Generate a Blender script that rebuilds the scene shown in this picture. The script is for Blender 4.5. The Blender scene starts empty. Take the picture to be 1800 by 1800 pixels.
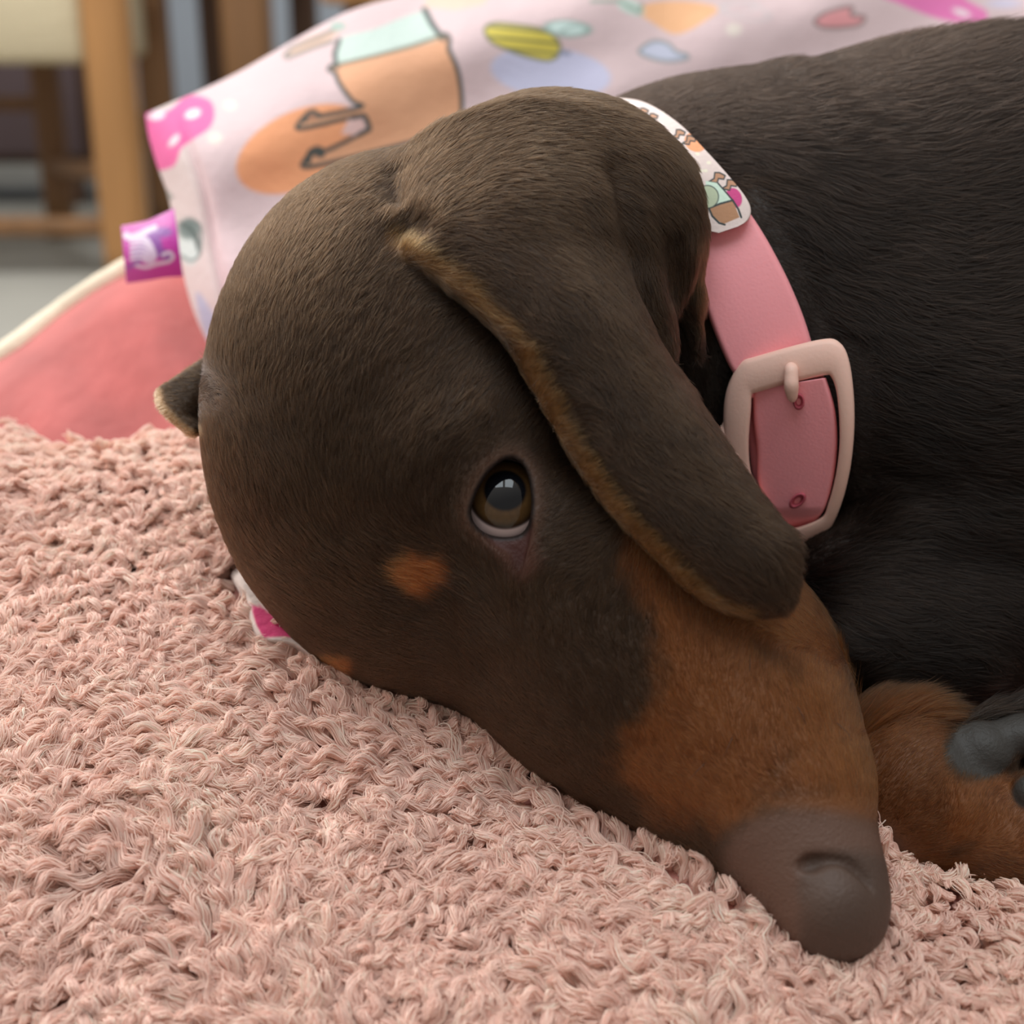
import bpy, bmesh, math
import numpy as np
from mathutils import Vector, Matrix
from mathutils.bvhtree import BVHTree

FUR = True
FUR_DENS = 1.0
rng = np.random.default_rng(7)
scene = bpy.context.scene
col = scene.collection

# ------------------------------------------------------------------ camera, light, exposure
F = 2400.0                       # focal length in pixels of the 1800 px frame
PITCH = math.radians(20)
CAM = np.array([0.0, 0.0, 0.45])
RIGHT = np.array([1.0, 0, 0])
FWD = np.array([0, math.cos(PITCH), -math.sin(PITCH)])
UP = np.array([0, math.sin(PITCH), math.cos(PITCH)])
cam_data = bpy.data.cameras.new('camera')
cam = bpy.data.objects.new('camera', cam_data)
col.objects.link(cam)
cam.location = CAM
cam.rotation_euler = (math.pi / 2 - PITCH, 0, 0)
cam_data.sensor_width = 36
cam_data.lens = 36 * F / 1800
cam_data.clip_start = 0.01
cam_data.dof.use_dof = True
cam_data.dof.focus_distance = 0.262
cam_data.dof.aperture_fstop = 13.0
scene.camera = cam

scene.view_settings.view_transform = 'Standard'
scene.view_settings.look = 'None'
scene.view_settings.gamma = 1
scene.view_settings.use_curve_mapping = False
scene.view_settings.exposure = 0.0

world = bpy.data.worlds.new('world')
scene.world = world
world.use_nodes = True
wt = world.node_tree
wtc = wt.nodes.new('ShaderNodeTexCoord')
wdot = wt.nodes.new('ShaderNodeVectorMath'); wdot.operation = 'DOT_PRODUCT'
wdot.inputs[1].default_value = (-0.25, 0.45, 0.86)      # the bright side of the room: up, back and to the left
wt.links.new(wtc.outputs['Generated'], wdot.inputs[0])
wmr = wt.nodes.new('ShaderNodeMapRange'); wmr.interpolation_type = 'SMOOTHSTEP'
wmr.inputs['From Min'].default_value = -0.1; wmr.inputs['From Max'].default_value = 0.95
wmr.inputs['To Min'].default_value = 0.32; wmr.inputs['To Max'].default_value = 0.85
wt.links.new(wdot.outputs['Value'], wmr.inputs['Value'])
wbg = wt.nodes['Background']
wbg.inputs[0].default_value = (1.0, 0.94, 0.87, 1)
wt.links.new(wmr.outputs[0], wbg.inputs[1])


def area(name, loc, target, sx, sy, power, color):
    l = bpy.data.lights.new(name, 'AREA')
    l.shape = 'RECTANGLE'
    l.size, l.size_y = sx, sy
    l.energy = power
    l.color = color
    o = bpy.data.objects.new(name, l)
    col.objects.link(o)
    o.location = loc
    o.rotation_euler = (Vector(target) - Vector(loc)).to_track_quat('-Z', 'Y').to_euler()
    return o


area('skylight', (-0.29, -0.12, 1.75), (-0.29, 0.0, 0.3), 0.46, 0.85, 5.6, (0.84, 0.94, 1.0))
area('skylight', (0.29, -0.12, 1.75), (0.29, 0.0, 0.3), 0.46, 0.85, 5.6, (0.84, 0.94, 1.0))
area('window_light', (-1.5, 1.2, 1.6), (0, 0.4, 0.3), 1.2, 1.0, 36.0, (1.0, 0.97, 0.94))
area('room_light', (-0.3, 2.3, 2.2), (0, 3.0, 0.3), 1.6, 1.0, 55.0, (0.96, 0.98, 1.0))


# ------------------------------------------------------------------ helpers
def lin(c):
    c = np.asarray(c, float) / 255.0
    return np.where(c <= 0.04045, c / 12.92, ((c + 0.055) / 1.055) ** 2.4)


def cc(px, py, d):
    """camera coordinates (x right, y up, depth) of a point seen at px,py at depth d"""
    px, py, d = np.broadcast_arrays(np.asarray(px, float), np.asarray(py, float), np.asarray(d, float))
    return np.stack([(px - 900) / F * d, (900 - py) / F * d, d], -1)


def to_world(c):
    c = np.asarray(c, float)
    return CAM + c[..., 0:1] * RIGHT + c[..., 1:2] * UP + c[..., 2:3] * FWD


def W(px, py, d):
    return to_world(cc(px, py, d))


def to_cam(w):
    v = np.asarray(w, float) - CAM
    return np.stack([v @ RIGHT, v @ UP, v @ FWD], -1)


def to_px(w):
    c = to_cam(w)
    return 900 + c[..., 0] / c[..., 2] * F, 900 - c[..., 1] / c[..., 2] * F, c[..., 2]


def sstep(a, b, x):
    t = np.clip((x - a) / (b - a), 0, 1)
    return t * t * (3 - 2 * t)


def poly_sd(px, py, poly):
    """signed distance to a polygon, negative inside"""
    poly = np.asarray(poly, float)
    px = np.asarray(px, float); py = np.asarray(py, float)
    d = np.full(px.shape, 1e18); ins = np.zeros(px.shape, bool)
    n = len(poly)
    for i in range(n):
        a, b = poly[i], poly[(i + 1) % n]
        e = b - a
        wx, wy = px - a[0], py - a[1]
        t = np.clip((wx * e[0] + wy * e[1]) / (e @ e), 0, 1)
        d = np.minimum(d, (wx - t * e[0]) ** 2 + (wy - t * e[1]) ** 2)
        c = (a[1] > py) != (b[1] > py)
        if e[1] != 0:
            ins ^= c & (px < e[0] * (py - a[1]) / e[1] + a[0])
    d = np.sqrt(d)
    return np.where(ins, -d, d)


def line_d(px, py, pts):
    pts = np.asarray(pts, float)
    d = np.full(np.shape(px), 1e18)
    for a, b in zip(pts[:-1], pts[1:]):
        e = b - a
        wx, wy = px - a[0], py - a[1]
        t = np.clip((wx * e[0] + wy * e[1]) / max(e @ e, 1e-9), 0, 1)
        d = np.minimum(d, (wx - t * e[0]) ** 2 + (wy - t * e[1]) ** 2)
    return np.sqrt(d)


def smooth(pts, n=8, closed=False):
    """Catmull-Rom through points"""
    P = np.asarray(pts, float)
    m = len(P)
    out = []
    rngi = range(m) if closed else range(m - 1)
    for i in rngi:
        if closed:
            p0, p1, p2, p3 = P[(i - 1) % m], P[i], P[(i + 1) % m], P[(i + 2) % m]
        else:
            p0, p1, p2, p3 = P[max(i - 1, 0)], P[i], P[i + 1], P[min(i + 2, m - 1)]
        for k in range(n):
            t = k / n
            out.append(0.5 * ((2 * p1) + (-p0 + p2) * t + (2 * p0 - 5 * p1 + 4 * p2 - p3) * t * t + (-p0 + 3 * p1 - 3 * p2 + p3) * t ** 3))
    if not closed:
        out.append(P[-1])
    return np.array(out)


def noise2(x, y, seed=0, oct=3):
    """smooth value noise"""
    out = np.zeros(np.shape(x)); amp = 1.0; tot = 0
    for o in range(oct):
        r = np.random.default_rng(seed * 31 + o)
        T = r.random((64, 64))
        xi = np.floor(x).astype(int); yi = np.floor(y).astype(int)
        fx = x - xi; fy = y - yi
        fx = fx * fx * (3 - 2 * fx); fy = fy * fy * (3 - 2 * fy)
        a = T[xi % 64, yi % 64]; b = T[(xi + 1) % 64, yi % 64]
        c = T[xi % 64, (yi + 1) % 64]; d = T[(xi + 1) % 64, (yi + 1) % 64]
        out += amp * ((a * (1 - fx) + b * fx) * (1 - fy) + (c * (1 - fx) + d * fx) * fy)
        tot += amp; amp *= 0.5; x = x * 2.03 + 11.3; y = y * 2.03 + 5.7
    return out / tot


def link(name, me, mat=None, parent=None, smooth_=True):
    o = bpy.data.objects.new(name, me)
    col.objects.link(o)
    if mat:
        for m in (mat if isinstance(mat, (list, tuple)) else [mat]):
            me.materials.append(m)
    if parent:
        o.parent = parent
        o.matrix_parent_inverse = Matrix.Translation(-parent.location)
    if smooth_ and hasattr(me, 'polygons'):
        me.polygons.foreach_set('use_smooth', np.ones(len(me.polygons), bool))
    return o


def mesh_from(name, verts, faces):
    me = bpy.data.meshes.new(name)
    verts = np.asarray(verts, float).reshape(-1, 3)
    if isinstance(faces, np.ndarray):
        n, k = faces.shape
        me.vertices.add(len(verts)); me.vertices.foreach_set('co', verts.ravel())
        me.loops.add(n * k); me.loops.foreach_set('vertex_index', faces.astype(np.int32).ravel())
        me.polygons.add(n)
        me.polygons.foreach_set('loop_start', np.arange(0, n * k, k, dtype=np.int32))
        me.update(calc_edges=True)
        me.validate()
    else:
        me.from_pydata([tuple(v) for v in verts], [], [tuple(f) for f in faces])
        me.update()
    return me


def set_col(me, c, name='tint'):
    c = np.asarray(c, float)
    if c.ndim == 1:
        c = np.tile(c, (len(me.vertices), 1))
    a = me.attributes.new(name, 'FLOAT_COLOR', 'POINT')
    a.data.foreach_set('color', np.concatenate([c, np.ones((len(c), 1))], 1).ravel())


def grid_faces(nu, nv, wrap_u=False, off=0):
    i = np.arange(nu if wrap_u else nu - 1); j = np.arange(nv - 1)
    I, J = np.meshgrid(i, j, indexing='ij')
    I2 = (I + 1) % nu
    q = np.stack([I * nv + J, I2 * nv + J, I2 * nv + J + 1, I * nv + J + 1], -1).reshape(-1, 4)
    return q + off


def tag(o, label, cat, group=None):
    o['label'] = label; o['category'] = cat
    if group:
        o['group'] = group
    return o


def empty(name, loc, label, cat, group=None):
    o = bpy.data.objects.new(name, None)
    col.objects.link(o)
    o.location = Vector([float(v) for v in loc])
    o.empty_display_size = 0.02
    return tag(o, label, cat, group)


def mat_(name, color=None, rough=0.6, attr=None, sheen=0.0, bump=None, coat=0.0, sss=0.0, spec=0.5, noise_col=None, transl=0.0):
    m = bpy.data.materials.new(name)
    m.use_nodes = True
    nt = m.node_tree; N = nt.nodes; L = nt.links
    b = N['Principled BSDF']
    b.inputs['Roughness'].default_value = rough
    b.inputs['Specular IOR Level'].default_value = spec
    if sheen:
        b.inputs['Sheen Weight'].default_value = sheen
        b.inputs['Sheen Roughness'].default_value = 0.4
    if coat:
        b.inputs['Coat Weight'].default_value = coat
        b.inputs['Coat Roughness'].default_value = 0.03
    src = None
    if attr:
        a = N.new('ShaderNodeAttribute'); a.attribute_name = attr
        src = a.outputs['Color']
    else:
        rgb = N.new('ShaderNodeRGB'); rgb.outputs[0].default_value = (*lin(color), 1)
        src = rgb.outputs[0]
    tc = N.new('ShaderNodeTexCoord')
    if noise_col:
        sc, amt, stretch = noise_col
        mp = N.new('ShaderNodeMapping'); mp.inputs['Scale'].default_value = stretch
        L.new(tc.outputs['Object'], mp.inputs['Vector'])
        n = N.new('ShaderNodeTexNoise'); n.inputs['Scale'].default_value = sc; n.inputs['Detail'].default_value = 5
        L.new(mp.outputs[0], n.inputs['Vector'])
        mr = N.new('ShaderNodeMapRange'); mr.inputs['From Min'].default_value = 0.3; mr.inputs['From Max'].default_value = 0.7
        mr.inputs['To Min'].default_value = 1 - amt; mr.inputs['To Max'].default_value = 1 + amt
        L.new(n.outputs[0], mr.inputs['Value'])
        mx = N.new('ShaderNodeVectorMath'); mx.operation = 'SCALE'
        L.new(src, mx.inputs[0]); L.new(mr.outputs[0], mx.inputs['Scale'])
        src = mx.outputs[0]
    L.new(src, b.inputs['Base Color'])
    if bump:
        sc, dist, stretch = bump
        mp = N.new('ShaderNodeMapping'); mp.inputs['Scale'].default_value = stretch
        L.new(tc.outputs['Object'], mp.inputs['Vector'])
        n = N.new('ShaderNodeTexNoise'); n.inputs['Scale'].default_value = sc; n.inputs['Detail'].default_value = 4
        L.new(mp.outputs[0], n.inputs['Vector'])
        bp = N.new('ShaderNodeBump'); bp.inputs['Distance'].default_value = dist; bp.inputs['Strength'].default_value = 1
        L.new(n.outputs[0], bp.inputs['Height']); L.new(bp.outputs[0], b.inputs['Normal'])
    if sss:
        b.inputs['Subsurface Weight'].default_value = sss
        b.inputs['Subsurface Radius'].default_value = (1, .4, .3)
        b.inputs['Subsurface Scale'].default_value = 0.002
    if transl:
        t = N.new('ShaderNodeBsdfTranslucent'); L.new(src, t.inputs['Color'])
        mix = N.new('ShaderNodeMixShader'); mix.inputs[0].default_value = transl
        L.new(b.outputs[0], mix.inputs[1]); L.new(t.outputs[0], mix.inputs[2])
        L.new(mix.outputs[0], N['Material Output'].inputs['Surface'])
    return m


def rounded_box(name, c0, c1, r, mat, parent=None, tilt=None):
    c0 = np.minimum(c0, c1) if tilt is None else np.array(c0); c1 = np.array(c1)
    bm = bmesh.new()
    bmesh.ops.create_cube(bm, size=1)
    s = np.abs(np.array(c1) - np.array(c0)); c = (np.array(c0) + np.array(c1)) / 2
    for v in bm.verts:
        v.co = Vector([v.co[i] * s[i] + c[i] for i in range(3)])
    bmesh.ops.bevel(bm, geom=bm.edges[:], offset=r, segments=3, profile=0.5, affect='EDGES')
    me = bpy.data.meshes.new(name); bm.to_mesh(me); bm.free()
    return link(name, me, mat, parent)


def bar(name, a, b, w, h, mat, parent=None, n=10, wob=0.0):
    """beam of rounded rectangular section from a to b"""
    a = np.array(a, float); b = np.array(b, float)
    t = (b - a) / np.linalg.norm(b - a)
    ref = np.array([0, 0, 1.0]) if abs(t[2]) < 0.9 else np.array([1.0, 0, 0])
    s = np.cross(t, ref); s /= np.linalg.norm(s); u = np.cross(s, t)
    ang = np.linspace(0, 2 * math.pi, 24, endpoint=False)
    ca, sa = np.cos(ang), np.sin(ang)
    e = 0.45
    sx = np.sign(ca) * np.abs(ca) ** e * w / 2; sy = np.sign(sa) * np.abs(sa) ** e * h / 2
    vs = []
    for k in range(n + 1):
        tt = k / n
        f = 1 + wob * math.sin(tt * 9.0)
        c = a + (b - a) * tt
        vs.append(c + (sx * f)[:, None] * s + (sy * f)[:, None] * u)
    V = np.array(vs)             # n+1,24,3
    nv = 24
    F_ = [(i * nv + j, i * nv + (j + 1) % nv, (i + 1) * nv + (j + 1) % nv, (i + 1) * nv + j) for i in range(n) for j in range(nv)]
    F_.append(tuple(range(nv))[::-1]); F_.append(tuple(n * nv + j for j in range(nv)))
    return link(name, mesh_from(name, V.reshape(-1, 3), F_), mat, parent)


def hair_object(name, pts, radius, colr, mat, parent=None):
    """pts (N,K,3) world; radius (N,K); colr (N,3)"""
    N_, K = pts.shape[:2]
    cu = bpy.data.hair_curves.new(name)
    cu.add_curves([K] * N_)
    cu.attributes['position'].data.foreach_set('vector', pts.astype(np.float32).ravel())
    ra = cu.attributes.get('radius') or cu.attributes.new('radius', 'FLOAT', 'POINT')
    ra.data.foreach_set('value', radius.astype(np.float32).ravel())
    ca = cu.attributes.new('tint', 'FLOAT_COLOR', 'CURVE')
    ca.data.foreach_set('color', np.concatenate([colr, np.ones((N_, 1))], 1).astype(np.float32).ravel())
    cu.materials.append(mat)
    o = bpy.data.objects.new(name, cu)
    col.objects.link(o)
    if parent:
        o.parent = parent
        o.matrix_parent_inverse = Matrix.Translation(-parent.location)
    return o


# ------------------------------------------------------------------ room
m_floor = mat_('grey_tile', (140, 138, 130), 0.55, noise_col=(3.0, 0.12, (1, 1, 1)))
m_wall = mat_('pale_blue_grey_paint', (176, 184, 194), 0.8, noise_col=(2.0, 0.04, (1, 1, 1)))
fl = mesh_from('floor', [(-3, -1.5, 0), (4, -1.5, 0), (4, 5.2, 0), (-3, 5.2, 0), (-3, -1.5, -.05), (4, -1.5, -.05), (4, 5.2, -.05), (-3, 5.2, -.05)],
               [(0, 1, 2, 3), (7, 6, 5, 4), (0, 4, 5, 1), (1, 5, 6, 2), (2, 6, 7, 3), (3, 7, 4, 0)])
o = link('floor', fl, m_floor, smooth_=False); o['kind'] = 'structure'
o = rounded_box('wall_back', (-3, 5.2, 0), (4, 5.3, 2.6), 0.002, m_wall); o['kind'] = 'structure'
m_board = mat_('dark_grey_skirting', (96, 94, 90), 0.6)
o = rounded_box('baseboard_back', (-3, 5.17, 0), (4, 5.199, 0.12), 0.004, m_board); o['kind'] = 'structure'

m_wood = mat_('golden_oak', (176, 128, 78), 0.45, noise_col=(18, 0.16, (1, 1, 0.12)))
m_wood_mid = mat_('brown_oak', (128, 92, 58), 0.5, noise_col=(18, 0.18, (1, 1, 0.12)))
m_wood_dark = mat_('dark_walnut', (82, 56, 38), 0.5, noise_col=(14, 0.2, (1, 1, 0.1)))
m_cord = mat_('woven_paper_cord', (206, 192, 160), 0.85, bump=(60, 0.004, (0.2, 0.2, 4)))


def at(px, py, y):
    """world point on the vertical plane y (world) seen at px,py"""
    d = FWD + (px - 900) / F * RIGHT + (900 - py) / F * UP
    t = y / d[1]
    return CAM + t * d


def post(name, px, y, w, z0, z1, mat, parent, depth=None):
    p = at(px, 250, y)
    return bar(name, (p[0], y, z0), (p[0], y, z1), depth or w, w, mat, parent, n=14)


# oak chair with the woven seat
YC = 2.55
seat_under = at(0, 112, YC)[2]
px0 = at(207, 250, YC)
chair = empty('dining_chair', (px0[0] - 0.2, YC + 0.2, 0), 'golden oak chair with woven cream cord seat, seen low at the far left', 'chair')
fx = px0[0]
post('leg', 207, YC, 0.078, 0, seat_under + 0.16, m_wood, chair)
bar('leg', (fx - 0.46, YC, 0), (fx - 0.46, YC, seat_under + 0.16), 0.07, 0.07, m_wood, chair)
bx = at(92, 250, YC + 0.42)[0]
bar('leg', (bx, YC + 0.42, 0), (bx, YC + 0.42, 0.95), 0.055, 0.055, m_wood_mid, chair)
bar('leg', (bx - 0.36, YC + 0.42, 0), (bx - 0.36, YC + 0.42, 0.95), 0.055, 0.055, m_wood_mid, chair)
rounded_box('seat', (fx - 0.44, YC - 0.02, seat_under), (fx - 0.036, YC + 0.42, seat_under + 0.145), 0.018, m_cord, chair)
zr = at(80, 398, YC)[2]
bar('stretcher', (fx - 0.44, YC, zr), (fx, YC, zr), 0.04, 0.034, m_wood_mid, chair)
zs = at(200, 305, YC)[2]
bar('stretcher', (fx, YC, zs), (bx, YC + 0.42, zs - 0.03), 0.04, 0.034, m_wood_mid, chair)
zb = at(20, 182, YC + 0.42)[2]
bar('stretcher', (bx - 0.34, YC + 0.42, zb), (bx, YC + 0.42, zb), 0.035, 0.03, m_wood_mid, chair)
bar('back_rail', (bx - 0.36, YC + 0.42, 0.9), (bx, YC + 0.42, 0.9), 0.02, 0.1, m_wood_mid, chair)

# dark cabinet behind it
cab = empty('sideboard', (-1.35, 3.6, 0), 'dark walnut sideboard standing behind the oak chair with the woven seat', 'cabinet')
cx1 = at(158, 200, 3.5)[0]
rounded_box('body', (cx1 - 0.9, 3.5, 0.10), (cx1, 3.9, 0.62), 0.008, m_wood_dark, cab)
for xx in (cx1 - 0.86, cx1 - 0.06):
    for yy in (3.53, 3.86):
        bar('leg', (xx, yy, 0), (xx, yy, 0.11), 0.04, 0.04, m_wood_dark, cab)
for k in range(2):
    x0 = cx1 - 0.88 + k * 0.44
    dr = rounded_box('door', (x0, 3.482, 0.125), (x0 + 0.42, 3.499, 0.60), 0.004, mat_('plum_lacquer', (92, 76, 78), 0.5), cab)
    rounded_box('handle', (x0 + 0.19, 3.467, 0.35), (x0 + 0.23, 3.481, 0.42), 0.003, m_wood_dark, dr)

# table with dark legs, and a second chair beyond
tab = empty('dining_table', (at(330, 250, 3.0)[0], 3.0, 0), 'brown wooden table legs and rail standing behind the gap above the pillow', 'table')
lx0 = at(250, 250, 2.9)[0]; lx1 = at(447, 250, 2.9)[0]
bar('leg', (lx0, 3.06, 0), (lx0, 3.06, 0.72), 0.07, 0.07, m_wood_mid, tab)
bar('leg', (lx1, 2.9, 0), (lx1, 2.9, 0.72), 0.098, 0.098, m_wood_mid, tab)
bar('leg', (lx0, 3.7, 0), (lx0, 3.7, 0.72), 0.07, 0.07, m_wood_dark, tab)
bar('leg', (lx1, 3.7, 0), (lx1, 3.7, 0.72), 0.07, 0.07, m_wood_dark, tab)
rounded_box('tabletop', (lx0 - 0.08, 2.8, 0.72), (lx1 + 0.1, 3.8, 0.76), 0.01, m_wood_mid, tab)
ch2 = empty('dining_chair', (at(640, 0, 2.4)[0], 2.4, 0), 'tan wooden chair just visible at the top edge above the printed pillow', 'chair')
a0 = at(588, 20, 2.25)[0]; a1 = at(700, 20, 2.25)[0]
for nm, (xx, yy, mm, ht) in {'a': (a0, 2.25, m_wood_dark, .42), 'b': (a1 + .1, 2.25, m_wood, .42), 'c': (a0, 2.6, m_wood_dark, .9), 'd': (a1 + .1, 2.6, m_wood, .9)}.items():
    bar('leg', (xx, yy, 0), (xx, yy, ht), 0.05, 0.05, mm, ch2)
zt = at(650, 6, 2.23)[2]
rounded_box('seat', (a0 - 0.02, 2.23, max(zt, .3)), (a1 + 0.14, 2.63, max(zt, .3) + 0.05), 0.01, m_wood, ch2)
rounded_box('back_rail', (a0 - 0.02, 2.59, .8), (a1 + 0.12, 2.61, .9), 0.005, m_wood, ch2)

# ------------------------------------------------------------------ coral bed under everything
m_coral = mat_('coral_plush', (188, 98, 94), 0.9, sheen=0.25, noise_col=(45, 0.20, (1, 0.4, 1)), bump=(170, 0.0006, (1, .5, 1)))
m_cream = mat_('cream_fleece', (240, 226, 200), 0.9, sheen=0.3, bump=(300, 0.0008, (1, 1, 1)))
topline = smooth([(-900, 1150), (-450, 900), (-150, 725), (0, 632), (60, 588), (120, 544), (180, 503), (230, 474), (330, 425), (480, 380), (700, 350), (1100, 330), (1700, 330), (2500, 360)], 10)


def coral_d(px, py):
    ty = np.interp(px, topline[:, 0], topline[:, 1])
    base = 1.0 / (1.35 + 0.0016 * py) + 0.014 + 0.2 * sstep(700, 1400, px) * sstep(1700, 1000, py)
    base = base + 0.006 * np.sin(px * 0.011 + py * 0.006) - 0.004 * np.sin(px * 0.02 - py * 0.017)
    e = np.clip((py - ty) / 60.0, 0, 1)
    return base + 0.012 * (1 - e) ** 2


gx = np.linspace(-900, 2500, 240); gv = np.linspace(0, 1, 110)
GX, GV = np.meshgrid(gx, gv, indexing='ij')
TY = np.interp(GX, topline[:, 0], topline[:, 1])
BY = np.maximum(TY + 160, 1500 + 0 * GX)
GY = TY + (BY - TY) * GV ** 1.5
P = W(GX, GY, coral_d(GX, GY))
# skirts to the floor
nu, nv = P.shape[:2]
V = P.reshape(-1, 3); Fq = grid_faces(nu, nv)
ring = [i * nv for i in range(nu)] + [(nu - 1) * nv + j for j in range(1, nv)] + [i * nv + nv - 1 for i in range(nu - 2, -1, -1)] + [j for j in range(nv - 2, 0, -1)]
ringp = V[ring]
cen = ringp.mean(0)
verts = [V]; faces = [Fq]; prev = np.array(ring); base = len(V)
for kk, (zf, sh) in enumerate([(0.93, 1.004), (0.7, 1.01), (0.4, 1.01), (0.12, 1.0), (0.0, 0.99)]):
    q = ringp.copy(); q[:, :2] = cen[:2] + (q[:, :2] - cen[:2]) * sh; q[:, 2] = 0.004 + (q[:, 2] - 0.004) * zf
    verts.append(q); idx = base + np.arange(len(q)); base += len(q)
    nx = np.roll(idx, -1); pn = np.roll(prev, -1)
    faces.append(np.stack([prev, pn, nx, idx], -1)); prev = idx
me = mesh_from('plush', np.concatenate(verts), np.concatenate(faces)[:, ::-1])
bed = empty('dog_bed', (cen[0], cen[1], 0), 'coral pink plush dog bed with a cream edge, under the fleece blanket at left', 'dog bed')
link('plush_cover', me, m_coral, bed)
# cream piping roll along the far edge
ex = np.linspace(-880, 2480, 300); ey = np.interp(ex, topline[:, 0], topline[:, 1])
pp = W(ex, ey - 4, coral_d(ex, ey) + 0.004)
ang = np.linspace(0, 2 * math.pi, 12, endpoint=False)
T = np.gradient(pp, axis=0); T /= np.linalg.norm(T, axis=1)[:, None]
S = np.cross(T, [0, 0, 1.0]); S /= np.linalg.norm(S, axis=1)[:, None]; U_ = np.cross(S, T)
rr = 0.0035 * (1 + 0.25 * noise2(ex * 0.05, ex * 0, 3))
tube = pp[:, None] + rr[:, None, None] * (np.cos(ang)[None, :, None] * S[:, None] + np.sin(ang)[None, :, None] * U_[:, None])
n_, k_ = tube.shape[:2]
fq = np.array([(i * k_ + j, i * k_ + (j + 1) % k_, (i + 1) * k_ + (j + 1) % k_, (i + 1) * k_ + j) for i in range(n_ - 1) for j in range(k_)])
o = link('edge_trim', mesh_from('edge_trim', tube.reshape(-1, 3), fq), m_cream, bed)
o['label'] = 'cream fleece trim'

# ------------------------------------------------------------------ printed pillow
m_print = mat_('printed_minky', attr='tint', rough=0.9, sheen=0.25, bump=(420, 0.0004, (1, 1, 1)))
Lc = smooth([(255, 200), (262, 242), (276, 290), (294, 340), (308, 400), (322, 480), (345, 560), (385, 640), (430, 730), (480, 830)], 10)
Tc = smooth([(255, 200), (300, 181), (350, 160), (420, 126), (500, 80), (560, 46), (620, 17), (700, -6), (820, -30), (1000, -60), (1400, -95), (1900, -120), (2300, -100)], 10)


def arc_eval(C_, t):
    s = np.concatenate([[0], np.cumsum(np.linalg.norm(np.diff(C_, axis=0), axis=1))]); s /= s[-1]
    return np.stack([np.interp(t, s, C_[:, 0]), np.interp(t, s, C_[:, 1])], -1)


nu, nv = 1000, 400
u = np.linspace(0, 1, nu); v = np.linspace(0, 1, nv)
u = u ** 1.12
tu = arc_eval(Tc, u); lv = arc_eval(Lc, v)
Rv = np.stack([2300 + 0 * v, -100 + 1000 * v], -1)
Bu = np.stack([480 + 1820 * u, 830 + 70 * u], -1)
UU, VV = np.meshgrid(u, v, indexing='ij')
a = UU[..., None]; b = VV[..., None]
XY = (1 - b) * tu[:, None] + b * Bu[:, None] + (1 - a) * lv[None] + a * Rv[None] - ((1 - a) * (1 - b) * tu[0] + a * (1 - b) * tu[-1] + (1 - a) * b * Bu[0] + a * b * Bu[-1])
X, Y = XY[..., 0], XY[..., 1]
prof = lambda t, w: 1 - (1 - np.clip(t / w, 0, 1)) ** 2.2
puff = prof(UU, 0.07) * prof(VV, 0.16) * prof(1 - UU, 0.08) * prof(1 - VV, 0.15)
D = 0.385 + 0.15 * UU + 0.05 * (1 - VV) + 0.014
wr = 0.0022 * np.sin(X * 0.014 + Y * 0.03) + 0.0016 * np.sin(X * 0.03 - Y * 0.012 + 2) + 0.0025 * noise2(X / 130, Y / 130, 5)
seam = np.exp(-((UU - 0.031) / 0.004) ** 2) * 0.0035 * (1 - sstep(.85, 1, 1 - VV))
Df = D - 0.022 * puff - wr * sstep(0, .06, UU) + seam
Db = D + 0.055 * puff + 0.002
# ---- the print
B_ = lin((226, 200, 202)) * np.ones(X.shape + (3,))
mott = noise2(X / 60, Y / 60, 9)
B_ *= (0.97 + 0.06 * mott)[..., None]


def paint(sd, c, soft=3.0):
    m = sstep(soft, -soft, sd)[..., None]
    B_[:] = B_ * (1 - m) + lin(c) * m


def ell(cx, cy, rx, ry, ang=0):
    ca, sa = math.cos(math.radians(ang)), math.sin(math.radians(ang))
    dx, dy = X - cx, Y - cy
    q = np.hypot((dx * ca + dy * sa) / rx, (-dx * sa + dy * ca) / ry)
    return (q - 1) * min(rx, ry)


LINE = (70, 80, 78)
# pale spots
for (cx, cy, rr_) in [(404, 185, 11), (378, 243, 13), (1290, 52, 14), (1015, 190, 10), (700, 200, 0.1), (1330, 140, 10), (240, 300, 8)]:
    paint(ell(cx, cy, rr_, rr_ * .8), (240, 226, 216), 5)
# white welt at the side seam
paint(np.where(UU < 0.030, -5, 20) + 0 * X, (228, 210, 206), 4)
# orange disc
paint(ell(530, 262, 122, 68, -24), (250, 172, 126))
# magenta bow in the corner
bow = smooth([(246, 196), (292, 196), (330, 168), (368, 176), (377, 200), (368, 225), (338, 246), (318, 262), (305, 292), (268, 296), (250, 250)], 6, True)
paint(poly_sd(X, Y, bow), (240, 104, 166))
paint(ell(339, 200, 14, 8, -20), (252, 232, 232)); paint(ell(306, 247, 13, 6, -50), (252, 226, 230)); paint(ell(275, 203, 15, 8, -10), (248, 226, 236))
# orange-brown animal body with mint sweater
bodyp = smooth([(592, 112), (590, 130), (600, 152), (620, 178), (634, 188), (560, 204), (545, 200), (526, 216), (530, 226), (612, 208), (640, 206), (648, 226), (636, 234), (575, 264), (560, 262), (534, 284), (542, 294), (622, 276), (700, 256), (760, 240), (802, 225), (812, 190), (806, 130), (790, 90), (770, 60)], 5, True)
paint(poly_sd(X, Y, bodyp), (232, 172, 134))
paint(line_d(X, Y, bodyp) - 4.0, LINE)
paint(poly_sd(X, Y, [(613, 209), (640, 204), (650, 226), (622, 238), (600, 235)]) - 0, (243, 205, 200))
paint(line_d(X, Y, [(618, 207), (640, 203), (650, 226), (632, 236)]) - 4.0, LINE)
mint = smooth([(592, 114), (590, 95), (596, 76), (606, 64), (660, 50), (720, 26), (752, 20), (762, 40), (775, 65), (720, 84), (660, 98)], 5, True)
paint(poly_sd(X, Y, mint), (204, 220, 212))
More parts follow.
